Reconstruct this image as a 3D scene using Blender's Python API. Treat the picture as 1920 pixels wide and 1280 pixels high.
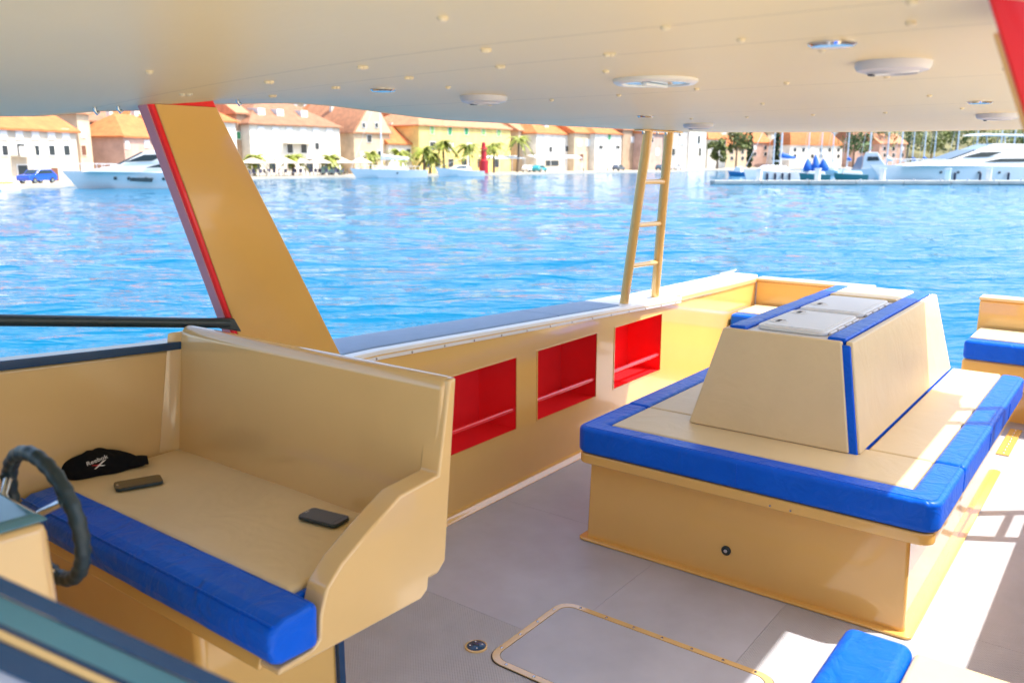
import bpy, bmesh, math, random
from mathutils import Vector, Matrix
random.seed(7)
R = math.radians
SC = 1.1                                  # survey units -> metres
S = bpy.context.scene
for o in list(bpy.data.objects): bpy.data.objects.remove(o)
COL = S.collection

# ------------------------------------------------------------------ camera
F, CX, CY, H = 1593.0, 960.0, 640.0, 1.70
PIT = math.atan(338 / F); HD = R(37.07)
FW = Vector((math.cos(HD)*math.cos(PIT), math.sin(HD)*math.cos(PIT), -math.sin(PIT)))
RT = Vector((math.sin(HD), -math.cos(HD), 0)); UP = RT.cross(FW)
CAM = Vector((0, 0, H))
cd = bpy.data.cameras.new('camera'); cam = bpy.data.objects.new('camera', cd); COL.objects.link(cam)
cam.matrix_world = Matrix(((RT.x, UP.x, -FW.x, 0), (RT.y, UP.y, -FW.y, 0), (RT.z, UP.z, -FW.z, H*SC), (0, 0, 0, 1)))
cd.sensor_width = 36; cd.lens = 36*F/1920; cd.clip_start = .02; cd.clip_end = 4000
cd.dof.use_dof = True; cd.dof.focus_distance = 3.4*SC; cd.dof.aperture_fstop = 3.2
S.camera = cam

# ------------------------------------------------------------------ sky, sun, exposure
SUN = Vector((.30, -.485, 1)).normalized()
W = bpy.data.worlds.new('World'); S.world = W; W.use_nodes = True
nt = W.node_tree; nt.nodes.clear()
wo = nt.nodes.new('ShaderNodeOutputWorld'); bg = nt.nodes.new('ShaderNodeBackground'); sk = nt.nodes.new('ShaderNodeTexSky')
sk.sky_type = 'NISHITA'; sk.sun_disc = False
sk.sun_elevation = math.asin(SUN.z); sk.sun_rotation = math.atan2(SUN.x, SUN.y)
sk.air_density = 1.0; sk.dust_density = 2.6; sk.ozone_density = 1.0
bg.inputs[1].default_value = .115
nt.links.new(sk.outputs[0], bg.inputs[0]); nt.links.new(bg.outputs[0], wo.inputs[0])
sd = bpy.data.lights.new('sun', 'SUN'); sun = bpy.data.objects.new('sun', sd); COL.objects.link(sun)
sd.energy = 2.1; sd.angle = R(.53); sd.color = (1, .94, .84)
sun.rotation_euler = (-SUN).to_track_quat('-Z', 'Y').to_euler(); sun.location = (0, 0, 30)
S.view_settings.view_transform = 'Standard'; S.view_settings.look = 'None'
S.view_settings.exposure = 1.9; S.view_settings.gamma = 1; S.view_settings.use_curve_mapping = False
S.render.engine = 'CYCLES'
try:
    S.cycles.max_bounces = 10; S.cycles.diffuse_bounces = 6; S.cycles.glossy_bounces = 4
    S.cycles.caustics_reflective = False; S.cycles.caustics_refractive = False
except Exception: pass

# ------------------------------------------------------------------ helpers
def ray(x, y): return FW*F + RT*(x-CX) - UP*(y-CY)
def pz(x, y, z): d = ray(x, y); return CAM + d*((z-H)/d.z)
def pyy(x, y, Y): d = ray(x, y); return CAM + d*(Y/d.y)
def pxx(x, y, X): d = ray(x, y); return CAM + d*(X/d.x)
def pd(x, y, dist):                       # at horizontal depth dist along the heading
    d = ray(x, y); h = Vector((math.cos(HD), math.sin(HD), 0)); return CAM + d*(dist/d.dot(h))
def lerp(a, b, t): return a + (b-a)*t
def interp(tab, x):
    if x <= tab[0][0]: return tab[0][1]
    for (a, b), (c, d) in zip(tab, tab[1:]):
        if x <= c:
            t = (x-a)/(c-a); t = t*t*(3-2*t); return b + (d-b)*t
    return tab[-1][1]

class MB:
    def __init__(s): s.v = []; s.f = []; s.m = []; s.mi = 0
    def add(s, vs, fs):
        n = len(s.v); s.v += [Vector(p) for p in vs]; s.f += [tuple(n+i for i in f) for f in fs]; s.m += [s.mi]*len(fs); return s
    def box(s, x0, x1, y0, y1, z0, z1):
        return s.add([(x0,y0,z0),(x1,y0,z0),(x1,y1,z0),(x0,y1,z0),(x0,y0,z1),(x1,y0,z1),(x1,y1,z1),(x0,y1,z1)],
                     [(0,3,2,1),(4,5,6,7),(0,1,5,4),(1,2,6,5),(2,3,7,6),(3,0,4,7)])
    def hexa(s, b, t):                    # bottom 4, top 4 (counter-clockwise from above)
        return s.add(list(b)+list(t), [(0,3,2,1),(4,5,6,7),(0,1,5,4),(1,2,6,5),(2,3,7,6),(3,0,4,7)])
    def prism(s, poly, vec):              # ngon + extrusion vector
        n = len(poly); vec = Vector(vec); P = [Vector(p) for p in poly]
        return s.add(P+[p+vec for p in P], [tuple(range(n))[::-1], tuple(range(n, 2*n))]+[(i, (i+1) % n, n+(i+1) % n, n+i) for i in range(n)])
    def tube(s, pts, r, n=10, cap=True):
        pts = [Vector(p) for p in pts]; rings = []
        for i, p in enumerate(pts):
            d = (pts[min(i+1, len(pts)-1)]-pts[max(i-1, 0)]).normalized()
            a = d.orthogonal().normalized() if i == 0 else (a - d*a.dot(d)).normalized()
            b = d.cross(a); rr = r[i] if isinstance(r, (list, tuple)) else r
            rings.append([p+(a*math.cos(2*math.pi*k/n)+b*math.sin(2*math.pi*k/n))*rr for k in range(n)])
        vs = [q for g in rings for q in g]; fs = []
        for i in range(len(pts)-1):
            for k in range(n): fs.append((i*n+k, i*n+(k+1) % n, (i+1)*n+(k+1) % n, (i+1)*n+k))
        if cap: fs += [tuple(range(n))[::-1], tuple((len(pts)-1)*n+k for k in range(n))]
        return s.add(vs, fs)
    def lathe(s, prof, c, ax=(0,0,1), n=24):   # prof: (radius, height)
        ax = Vector(ax).normalized(); a = ax.orthogonal().normalized(); b = ax.cross(a); c = Vector(c); vs = []; fs = []
        for r, h in prof:
            for k in range(n):
                t = 2*math.pi*k/n; vs.append(c+ax*h+(a*math.cos(t)+b*math.sin(t))*r)
        for i in range(len(prof)-1):
            for k in range(n): fs.append((i*n+k, i*n+(k+1) % n, (i+1)*n+(k+1) % n, (i+1)*n+k))
        fs += [tuple(range(n))[::-1], tuple((len(prof)-1)*n+k for k in range(n))]
        return s.add(vs, fs)
    def grid(s, fn, nu, nv):
        vs = [fn(i/nu, j/nv) for i in range(nu+1) for j in range(nv+1)]
        return s.add(vs, [(i*(nv+1)+j, (i+1)*(nv+1)+j, (i+1)*(nv+1)+j+1, i*(nv+1)+j+1) for i in range(nu) for j in range(nv)])

ORG = {}
def mk(name, mb, mat, parent=None, bevel=0, seg=3, angle=40, fix=True):
    me = bpy.data.meshes.new(name)
    if parent is not None: org = ORG[parent.name]
    else:
        xs = [v.x for v in mb.v]; ys = [v.y for v in mb.v]; zs = [v.z for v in mb.v]
        org = Vector(((min(xs)+max(xs))/2, (min(ys)+max(ys))/2, min(zs)))
    me.from_pydata([(v-org)*SC for v in mb.v], [], mb.f)
    mats = mat if isinstance(mat, (list, tuple)) else [mat]
    for m in mats: me.materials.append(m)
    if len(mats) > 1:
        for p, i in zip(me.polygons, mb.m): p.material_index = i
    bm = bmesh.new(); bm.from_mesh(me)
    if fix: bmesh.ops.recalc_face_normals(bm, faces=bm.faces)
    if bevel:
        es = [e for e in bm.edges if len(e.link_faces) == 2 and e.calc_face_angle(0) > R(28)]
        bmesh.ops.bevel(bm, geom=es, offset=bevel*SC, segments=seg, profile=.5, affect='EDGES', clamp_overlap=True)
    bm.to_mesh(me); bm.free()
    me.polygons.foreach_set('use_smooth', [True]*len(me.polygons)); me.set_sharp_from_angle(angle=R(angle))
    o = bpy.data.objects.new(name, me); COL.objects.link(o)
    if bevel: w = o.modifiers.new('wn', 'WEIGHTED_NORMAL'); w.keep_sharp = True
    if parent is not None: o.parent = parent
    else: o.location = org*SC
    ORG[o.name] = org
    return o
def tag(o, label, cat, group=None, kind=None):
    if label: o['label'] = label
    if cat: o['category'] = cat
    if group: o['group'] = group
    if kind: o['kind'] = kind
    return o
def thing(name, loc, label, cat, group=None):
    o = bpy.data.objects.new(name, None); COL.objects.link(o); o.empty_display_size = .1
    o.location = Vector(loc)*SC; ORG[o.name] = Vector(loc); return tag(o, label, cat, group)
def dup(root, loc, rz=0, sc=1, label=None):
    r = root.copy(); COL.objects.link(r); r.location = Vector(loc)*SC; r.rotation_euler = (0, 0, rz); r.scale = (sc,)*3
    if label: r['label'] = label
    for c in list(root.children):
        d = c.copy(); COL.objects.link(d); d.parent = r
        for g in list(c.children):
            e = g.copy(); COL.objects.link(e); e.parent = d
    return r

# ------------------------------------------------------------------ materials
def pm(name, col, rough=.4, metal=0, var=.05, vs=4, bump=0, bs=300, coat=0, spec=.5, bdist=.002, rvar=.0, trans=0):
    m = bpy.data.materials.new(name); m.use_nodes = True; t = m.node_tree; b = t.nodes['Principled BSDF']; L = t.links
    b.inputs['Roughness'].default_value = rough; b.inputs['Metallic'].default_value = metal
    b.inputs['Specular IOR Level'].default_value = spec; b.inputs['Coat Weight'].default_value = coat; b.inputs['Coat Roughness'].default_value = .06
    b.inputs['Transmission Weight'].default_value = trans
    tc = t.nodes.new('ShaderNodeTexCoord')
    n = t.nodes.new('ShaderNodeTexNoise'); n.inputs['Scale'].default_value = vs; n.inputs['Detail'].default_value = 6; n.inputs['Roughness'].default_value = .6
    L.new(tc.outputs['Object'], n.inputs['Vector'])
    rp = t.nodes.new('ShaderNodeValToRGB'); rp.color_ramp.elements[0].position = .3; rp.color_ramp.elements[1].position = .7
    c = Vector(col)
    rp.color_ramp.elements[0].color = (*[max(0, x*(1-var)) for x in c], 1); rp.color_ramp.elements[1].color = (*[min(1, x*(1+var)) for x in c], 1)
    L.new(n.outputs['Fac'], rp.inputs[0]); L.new(rp.outputs[0], b.inputs['Base Color'])
    if rvar:
        mr = t.nodes.new('ShaderNodeMapRange'); mr.inputs[3].default_value = max(.02, rough-rvar); mr.inputs[4].default_value = rough+rvar
        L.new(n.outputs['Fac'], mr.inputs[0]); L.new(mr.outputs[0], b.inputs['Roughness'])
    if bump:
        k = t.nodes.new('ShaderNodeTexNoise'); k.inputs['Scale'].default_value = bs; k.inputs['Detail'].default_value = 3
        L.new(tc.outputs['Object'], k.inputs['Vector'])
        bp = t.nodes.new('ShaderNodeBump'); bp.inputs['Strength'].default_value = bump; bp.inputs['Distance'].default_value = bdist
        L.new(k.outputs['Fac'], bp.inputs['Height']); L.new(bp.outputs[0], b.inputs['Normal'])
    return m
M = {}
TAN = (.76, .46, .13)
M['gel'] = pm('gelcoat_tan', TAN, .16, var=.04, vs=1.5, coat=1, bump=.06, bs=9, bdist=.004, rvar=.05)
M['gel2'] = pm('gelcoat_bench', (.72, .49, .22), .16, var=.04, vs=1.5, coat=1, bump=.05, bs=7, bdist=.004, rvar=.05)
M['roof'] = pm('roof_underside', (.84, .71, .44), .40, var=.03, vs=1.2, coat=.0, spec=.3, rvar=.05)
M['red'] = pm('red_gelcoat', (.90, .024, .032), .2, var=.05, coat=.5)
M['blue'] = pm('blue_vinyl', (.0, .105, .68), .36, var=.08, vs=6, bump=.25, bs=500, bdist=.001, rvar=.05, spec=.22)
M['cream'] = pm('cream_vinyl', (.74, .575, .325), .42, var=.04, vs=3, bump=.3, bs=420, bdist=.001, rvar=.06)
M['white'] = pm('white_plastic', (.8, .8, .79), .3, var=.03)
M['lid'] = pm('cooler_lid', (.74, .74, .73), .4, var=.03, bump=.1, bs=300)
M['grey'] = pm('grey_nonskid', (.20, .29, .42), .55, var=.07, vs=8, bump=.4, bs=380)
M['floor'] = pm('floor_smooth', (.44, .455, .53), .38, var=.10, vs=3.5, bump=.2, bs=260, rvar=.1)
M['black'] = pm('black_rubber', (.012, .030, .040), .36, var=.25, bump=.2, bs=300)
M['frame'] = pm('dark_frame', (.004, .045, .13), .25, var=.15, coat=.3)
M['teal'] = pm('teal_frame_glass', (.05, .17, .23), .15, var=.1, coat=.4)
M['steel'] = pm('steel', (.62, .62, .62), .2, metal=1, var=.05)
M['chrome'] = pm('chrome', (.75, .75, .75), .08, metal=1, var=.03)
M['fabric'] = pm('black_fabric', (.006, .006, .008), .9, var=.3, vs=30, bump=.6, bs=500, spec=.2)
M['screen'] = pm('phone_screen', (.012, .014, .016), .06, var=.1, coat=.6)
M['seam'] = pm('seam_dark', (.05, .045, .04), .7)
M['spk'] = pm('speaker_grille', (.62, .63, .68), .4, var=.03)
M['sheen'] = pm('lilac_sky_sheen', (.62, .24, .28), .35, coat=.2, var=.04)
M['pale'] = pm('pale_vinyl_screen', (.42, .47, .62), .12, var=.12, vs=2, coat=.3)

def brush(m, sx, sy, strength):
    t = m.node_tree; L = t.links; tc = t.nodes.new('ShaderNodeTexCoord'); mp = t.nodes.new('ShaderNodeMapping'); mp.inputs['Scale'].default_value = (sx, sy, 1)
    L.new(tc.outputs['Object'], mp.inputs[0]); n = t.nodes.new('ShaderNodeTexNoise'); n.inputs['Scale'].default_value = 1; n.inputs['Detail'].default_value = 4; L.new(mp.outputs[0], n.inputs['Vector'])
    bp = t.nodes.new('ShaderNodeBump'); bp.inputs['Strength'].default_value = strength; bp.inputs['Distance'].default_value = .002
    L.new(n.outputs['Fac'], bp.inputs['Height']); L.new(bp.outputs[0], t.nodes['Principled BSDF'].inputs['Normal'])
brush(M['roof'], 120, 9, .55)
def wrinkle(m, scale, strength, dist, warp=1.5):
    t = m.node_tree; L = t.links; tc = t.nodes.new('ShaderNodeTexCoord'); n = t.nodes.new('ShaderNodeTexNoise'); n.inputs['Scale'].default_value = scale; n.inputs['Detail'].default_value = 3; n.inputs['Distortion'].default_value = warp
    L.new(tc.outputs['Object'], n.inputs['Vector']); bp = t.nodes.new('ShaderNodeBump'); bp.inputs['Strength'].default_value = strength; bp.inputs['Distance'].default_value = dist
    L.new(n.outputs['Fac'], bp.inputs['Height']); b = t.nodes['Principled BSDF']; old = b.inputs['Normal'].links[0].from_node
    L.new(bp.outputs[0], old.inputs['Normal'])
wrinkle(M['blue'], 11, .55, .016); wrinkle(M['cream'], 5, .4, .016, .8)
def floor_pat():
    m = pm('floor_nonskid', (.41, .42, .47), .5, var=.10, vs=3.5); t = m.node_tree; L = t.links; b = t.nodes['Principled BSDF']
    tc = t.nodes.new('ShaderNodeTexCoord'); mp = t.nodes.new('ShaderNodeMapping'); mp.inputs['Rotation'].default_value = (0, 0, R(45))
    L.new(tc.outputs['Object'], mp.inputs[0])
    v = t.nodes.new('ShaderNodeTexVoronoi'); v.inputs['Scale'].default_value = 105; v.inputs['Randomness'].default_value = .0
    L.new(mp.outputs[0], v.inputs['Vector'])
    bp = t.nodes.new('ShaderNodeBump'); bp.inputs['Strength'].default_value = .9; bp.inputs['Distance'].default_value = .003; bp.invert = True
    L.new(v.outputs['Distance'], bp.inputs['Height']); L.new(bp.outputs[0], b.inputs['Normal']); return m
M['floorp'] = floor_pat()

def water_mat():
    m = bpy.data.materials.new('sea_water'); m.use_nodes = True; t = m.node_tree; b = t.nodes['Principled BSDF']; L = t.links
    b.inputs['Base Color'].default_value = (.0, .115, .23, 1); b.inputs['Roughness'].default_value = .05; b.inputs['IOR'].default_value = 1.33; b.inputs['Specular IOR Level'].default_value = .11
    tc = t.nodes.new('ShaderNodeTexCoord'); prev = None
    for sc_, st, dist, rot, stretch in ((.5, .9, .22, 40, 3.4), (1.8, .8, .06, 37, 3.0)):
        mp = t.nodes.new('ShaderNodeMapping'); mp.vector_type = 'TEXTURE'; mp.inputs['Rotation'].default_value = (0, 0, R(rot)); mp.inputs['Scale'].default_value = (1/stretch, 1, 1)
        L.new(tc.outputs['Object'], mp.inputs[0])
        n = t.nodes.new('ShaderNodeTexNoise'); n.inputs['Scale'].default_value = sc_; n.inputs['Detail'].default_value = 3; n.inputs['Distortion'].default_value = .5
        L.new(mp.outputs[0], n.inputs['Vector'])
        bp = t.nodes.new('ShaderNodeBump'); bp.inputs['Strength'].default_value = st; bp.inputs['Distance'].default_value = dist
        L.new(n.outputs['Fac'], bp.inputs['Height'])
        if prev: L.new(prev.outputs[0], bp.inputs['Normal'])
        prev = bp
    L.new(prev.outputs[0], b.inputs['Normal']); return m
M['water'] = water_mat()

# ------------------------------------------------------------------ the setting: water, land
ZW, ZQ = -1.0, -.62
from mathutils import noise
def wave(x, y, r):
    k = 1/(1+(r/170)**2)
    u = x*math.cos(R(40))+y*math.sin(R(40)); v = -x*math.sin(R(40))+y*math.cos(R(40))      # crests lie across u
    h = (.11*noise.noise((u*.42, v*.16, 1.3)) + .085*noise.noise((u*1.05+.3*noise.noise((x*.5, y*.5, 4)), v*.34, 7.7)) + .026*noise.noise((u*2.4, v*.9, 3.1)))
    return h*k*1.1
az = [R(-8+94*i/340) for i in range(341)] + [R(86+266*i/40) for i in range(1, 40)]
rad = [4.0*(3200/4.0)**((i/520)**1.12) for i in range(521)]
vs = [(0, 0, ZW)]; fs = []; na = len(az)
for r in rad:
    for a_ in az:
        x, y = r*math.cos(a_), r*math.sin(a_); vs.append((x, y, ZW+(wave(x, y, r) if r < 260 else 0)))
fs = [(0, 1+k, 1+(k+1) % na) for k in range(na)]
for i in range(len(rad)-1):
    for k in range(na): fs.append((1+i*na+k, 1+(i+1)*na+k, 1+(i+1)*na+(k+1) % na, 1+i*na+(k+1) % na))
tag(mk('water', MB().add(vs, fs), M['water'], fix=False, angle=180), None, None, kind='structure')
nq = MB().box(-40, 60, -60, -.75, -2.0, -.35)  # unseen pale quay to port, added to bounce warm sunlight under the roof
tag(mk('unseen_bounce_quay', nq, pm('bounce_quay_stone', (.58, .51, .37), .8, var=.12, vs=.6, bump=.3, bs=5, bdist=.02)), None, None, kind='structure')

# ------------------------------------------------------------------ deck
YC = 1.22
def my(y): return 2*YC - y
deck = mk('deck', MB().box(-1.2, 6.9, -.4, 2.86, -.12, -.012), pm('deck_seam', (.24, .23, .24), .7))
tag(deck, None, None, kind='structure')
def panel(x0, x1, y0, y1, mat):
    g = .0007
    mk('floor_panel', MB().box(x0+g, x1-g, y0+g, y1-g, -.012, 0), mat, deck)
panel(2.31, 3.25, 1.56, 2.56, M['floor']); panel(2.31, 3.25, .98, 1.56, M['floor'])
panel(2.31, 3.25, -.12, .98, M['floorp']); panel(-1.2, 2.31, 1.2, 2.56, M['floorp']); panel(-1.2, 2.31, -.12, 1.2, M['floorp'])
panel(3.25, 4.6, 1.2, 2.56, M['floor']); panel(3.25, 4.6, -.12, 1.2, M['floorp'])
panel(4.6, 6.9, 1.2, 2.56, M['floor']); panel(4.6, 6.9, -.12, 1.2, M['floorp'])

# ------------------------------------------------------------------ starboard bulwark with lockers
def sheer(x): return interp([(1.2, .95), (2.41, .895), (2.74, .872), (5.24, .765), (6.7, .745)], x) if x > 5.24 or x < 2.41 else .765+.047*(5.24-x)
YW = 2.55
NI = [(2.80, 3.41), (3.60, 4.20), (4.41, 5.02)]; NZ0, NZ1 = .33, .712
bul = thing('bulwark', (3.9, 2.7, 0), 'tan gelcoat side wall with three red recessed lockers facing the water', 'bulwark')
xs = [1.5, 2.1, 2.41, 2.80, 3.41, 3.60, 4.20, 4.41, 5.02, 5.24, 5.8, 6.3, 6.68]
wb = MB()
for a, b in zip(xs, xs[1:]):
    n = any(abs(a-p) < .001 for p, q in NI)
    for z0a, z0b, z1a, z1b in ([(0, 0, NZ0, NZ0), (NZ1, NZ1, sheer(a), sheer(b))] if n else [(0, 0, NZ0, NZ0), (NZ0, NZ0, NZ1, NZ1), (NZ1, NZ1, sheer(a), sheer(b))]):
        wb.add([(a, YW, z0a), (b, YW, z0b), (b, YW, z1b), (a, YW, z1a)], [(0, 1, 2, 3)])
mk('inner_wall', wb, M['gel'], bul, fix=False)
ob = MB()
for a, b in zip(xs, xs[1:]):
    ob.add([(a, 2.84, -1.2), (b, 2.84, -1.2), (b, 2.84, sheer(b)-.01), (a, 2.84, sheer(a)-.01)], [(0, 1, 2, 3)])
mk('hull_side', ob, M['red'], bul, fix=False)
mk('floor_fillet', MB().prism([(1.5, YW, 0.001), (1.5, YW-.03, .001), (1.5, YW-.022, .012), (1.5, YW-.008, .02), (1.5, YW, .04)], (5.1, 0, 0)), M['gel'], bul)
for p, q in NI:
    d = .25; y1 = YW+d
    nb = MB().add([(p, YW, NZ0), (q, YW, NZ0), (q, YW, NZ1), (p, YW, NZ1), (p, y1, NZ0), (q, y1, NZ0), (q, y1, NZ1), (p, y1, NZ1)],
                  [(4, 5, 6, 7), (0, 1, 5, 4), (2, 3, 7, 6), (1, 2, 6, 5), (3, 0, 4, 7)])
    ni = mk('locker', nb, M['red'], bul)
    mk('grab_bar', MB().tube([(p, YW+.02, .432), (q, YW+.02, .432)], .0135, 14), M['red'], ni)
    mk('locker_rim', MB().box(p-.006, q+.006, YW-.0035, YW+.002, NZ1, NZ1+.005).box(p-.006, q+.006, YW-.0035, YW+.002, NZ0-.005, NZ0)
       .box(p-.006, p, YW-.0035, YW+.002, NZ0, NZ1).box(q, q+.006, YW-.0035, YW+.002, NZ0, NZ1), M['gel'], ni)
# capping rail
def strip(x0, x1, n, y0, y1, dz0, dz1):
    m = MB(); vs = []; fs = []
    for i in range(n+1):
        x = lerp(x0, x1, i/n); z = sheer(x); vs += [(x, y0, z+dz0), (x, y1, z+dz0), (x, y1, z+dz1), (x, y0, z+dz1)]
    for i in range(n):
        for k in range(4): fs.append((i*4+k, i*4+(k+1) % 4, i*4+4+(k+1) % 4, i*4+4+k))
    fs += [(0, 3, 2, 1), (n*4, n*4+1, n*4+2, n*4+3)]
    return m.add(vs, fs)
rail = mk('capping_rail', strip(1.5, 5.27, 16, YW-.02, YW+.035, -.012, .03), M['white'], bul, bevel=.006)
mk('rail_groove', strip(1.5, 5.27, 16, YW-.0235, YW-.015, .006, .012), M['gel2'], rail)
for a, b in ((1.5, 3.85), (3.855, 4.52)): mk('rail_top', strip(a, b, 12, YW+.037, 2.85, -.012, .036), M['grey'], bul, bevel=.006)
for i in range(15):
    x = 2.2+i*.213; z = sheer(x)
    mk('screw', MB().lathe([(.006, 0), (.005, .002), (.0, .003)], (x, YW-.02, z-.003), (0, -1, 0), 8), M['steel'], rail)
co = mk('coaming_cap', strip(4.525, 6.80, 14, YW+.037, 2.85, -.012, .038), M['white'], bul, bevel=.012)
mk('coaming_edge', strip(5.275, 6.68, 10, YW-.012, YW+.035, -.01, .036), M['gel2'], bul, bevel=.012)

# transom (open in the middle), stern benches
def stern(y0, y1, label):
    t = thing('stern_bench', (6.5, (y0+y1)/2, 0), label, 'bench')
    mk('transom_panel', MB().box(6.66, 6.78, y0, y1, -.4, .75), M['gel'], t, bevel=.012)
    mk('transom_cap', MB().box(6.64, 6.80, y0-.004, y1+.004, .752, .775), M['gel2'], t, bevel=.008)
    mk('bench_box', MB().box(6.17, 6.655, y0+.03, y1-.003, .24, .425), M['gel'], t, bevel=.02)
    mk('bench_foot', MB().box(6.34, 6.655, y0+.07, y1-.006, 0, .238), M['gel'], t)
    c = mk('seat_cushion', MB().box(6.13, 6.62, y0+.02, y1-.01, .428, .555), M['blue'], t, bevel=.025)
    mk('seat_panel', MB().box(6.22, 6.60, y0+.035, y1-.03, .55, .566), M['cream'], c, bevel=.008)
stern(1.66, 2.545, 'tan stern bench with blue cushion in the far corner behind the island seat')
stern(-.14, .93, 'tan stern bench with blue cushion at the right edge past the transom opening')
cl = thing('mooring_cleat', (6.45, 2.7, .80), 'steel mooring cleat on the white coaming in the far corner', 'cleat')
z = sheer(6.45)+.04
for x in (6.39, 6.50): mk('cleat_post', MB().tube([(x, 2.7, z), (x, 2.7, z+.035)], .012, 8), M['chrome'], cl)
mk('cleat_horn', MB().tube([(6.29, 2.7, z+.05), (6.38, 2.7, z+.042), (6.51, 2.7, z+.042), (6.60, 2.7, z+.05)], [.006, .012, .012, .006], 8), M['chrome'], cl)

# port bulwark (its edge shades the deck)
pb = thing('bulwark', (4, -.2, 0), 'near side wall of the boat whose edge shades the right-hand deck', 'bulwark')
PX = [(1.9, 1.0), (6.68, 4.0)]
mk('inner_wall', MB().box(1.9, 6.68, -.38, my(YW), -.9, .85), M['gel'], pb, bevel=.01)
mk('capping_rail', MB().box(1.9, 6.68, -.40, my(YW)+.02, .853, .885), M['white'], pb, bevel=.008)

# ladder-shaped roof posts
def ladder(side, label):
    f = (lambda y: y) if side > 0 else my
    t = thing('ladder_post', (4.8, f(2.62), .86), label, 'roof post', 'ladder shaped roof posts')
    z0 = sheer(4.8)+.036
    A0, A1 = Vector((4.60, f(2.60), z0)), Vector((4.475, f(2.40), 1.875)); B0, B1 = Vector((5.01, f(2.60), z0-.01)), Vector((4.735, f(2.40), 1.875))
    mk('post_tube', MB().tube([A0, A1], .029, 18), M['gel'], t); mk('post_tube', MB().tube([B0, B1], .029, 18), M['gel'], t)
    for k in (.235, .475, .72): mk('rung', MB().tube([A0.lerp(A1, k), B0.lerp(B1, k)], .0165, 14), M['gel'], t)
    mk('foot_plate', MB().lathe([(.055, 0), (.055, .006), (.03, .012)], A0, n=20), M['white'], t)
    mk('foot_plate', MB().lathe([(.055, 0), (.055, .006), (.03, .012)], B0, n=20), M['white'], t)
    mk('head_plate', MB().box(4.36, 4.86, f(2.40)-.03, f(2.40)+.03, 1.866, 1.874), M['gel'], t)
    for x in (4.38, 4.55, 4.66, 4.84): mk('bolt', MB().lathe([(.008, 0), (.008, -.012), (.004, -.018)], (x, f(2.40)-.02, 1.866), n=8), M['steel'], t)
ladder(1, 'tan tube ladder post with three rungs joining far side rail to roof')
ladder(-1, 'near side ladder post whose H shaped shadow falls on cushion and deck')

# ------------------------------------------------------------------ hardtop
YE = 2.42
EDGE = [(-1.2, 1.795), (.4, 1.797), (1.02, 1.813), (1.34, 1.842), (1.65, 1.879), (2.0, 1.897), (2.78, 1.868), (3.6, 1.872), (4.95, 1.879)]
MID = [(-1.2, 1.897), (1.5, 1.897), (5.1, 1.857)]
def roofz(x, y):
    e = interp(EDGE, x); m = lerp(1.897, 1.857, min(1, max(0, (x-1.5)/3.55)))
    d = min(YE-y, (y-my(YE))*7); t = min(1, max(0, d/1.5)); t = 1-(1-t)**1.7
    return lerp(e, m, t)
roof = thing('hardtop', (2, YC, 1.9), 'cream hardtop roof covering the boat, seen from beneath', 'roof')
rx = [-1.1, .45, 1.205, 1.47, 2.24, 3.1, 4.05, 5.05]
for a, b in zip(rx, rx[1:]):
    n = max(3, int((b-a)/.12))
    y0 = my(YE)
    def fn(u, v, a=a, b=b):
        x = lerp(a+.0008, b-.0008, u); y = lerp(y0, YE, v)
        if x > 4.8: k = (x-4.8)/.25; y = YC+(y-YC)*(1-.06*k*k)
        return (x, y, roofz(x, y))
    p = MB().grid(fn, n, 24)
    mk('roof_panel', p, M['roof'], roof, fix=False)
top = MB().grid(lambda u, v: (lerp(-1.1, 5.05, u), lerp(my(YE), YE, v), roofz(lerp(-1.1, 5.05, u), lerp(my(YE), YE, v))+.012), 30, 20)
mk('roof_core', top, M['seam'], roof, fix=False)
top = MB().grid(lambda u, v: (lerp(-1.1, 5.05, u), lerp(my(YE)-.01, YE+.01, v), roofz(lerp(-1.1, 5.05, u), lerp(my(YE), YE, v))+.06), 30, 12)
mk('roof_skin', top, M['white'], roof, fix=False)
def rim(pts, r):
    return MB().tube(pts, r, 10)
for f in (lambda y: y, my):
    mk('roof_rim', rim([(lerp(-1.1, 4.82, i/40), f(YE+.006), roofz(lerp(-1.1, 4.82, i/40), YE)+.018) for i in range(41)], .021), M['roof'], roof)
mk('roof_rim', rim([(5.055, lerp(my(YE)+.14, YE-.14, i/12), roofz(5.05, lerp(my(YE)+.14, YE-.14, i/12))+.018) for i in range(13)], .021), M['roof'], roof)
for s_ in (1, -1):
    f = (lambda y: y) if s_ > 0 else my
    mk('roof_rim', rim([(4.82, f(YE+.006), roofz(4.82, YE)+.018), (4.94, f(YE-.02), roofz(4.94, YE)+.018), (5.02, f(YE-.07), roofz(5, YE)+.018), (5.055, f(YE-.14), roofz(5.05, YE-.14)+.018)], .021), M['roof'], roof)
# screw caps in pairs, from the picture's columns
capm = pm('screw_cap', (.80, .70, .50), .4)
for (cx_, cy_) in [(280,134),(830,33),(342,176),(355,176),(500,153),(508,153),(676,125),(684,125),(908,93),(914,93),(935,124),(941,124),(763,145),(770,145),(626,163),(633,163),(508,179),(514,179),(840,163),(918,196),(20,186),
                   (1248,50),(1390,74),(1138,101),(1148,101),(1306,166),(1475,155),(1160,178),(1034,187),(1136,133),(1708,42),(1542,93),(1886,128),(1663,143),(1743,179),(1804,203),(1660,211),(1430,194),(1524,215),(1400,219),(1710,2),(1296,222)]:
    q = pz(cx_, cy_, 1.885)
    for _ in range(6): q = pz(cx_, cy_, roofz(q.x, q.y))
    mk('screw_cap', MB().lathe([(.0075, .001), (.0075, -.003), (.004, -.006)], q, n=10), capm, roof)
def onroof(x, y):
    q = pz(x, y, 1.885)
    for _ in range(8): q = pz(x, y, roofz(q.x, q.y))
    return q
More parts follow.
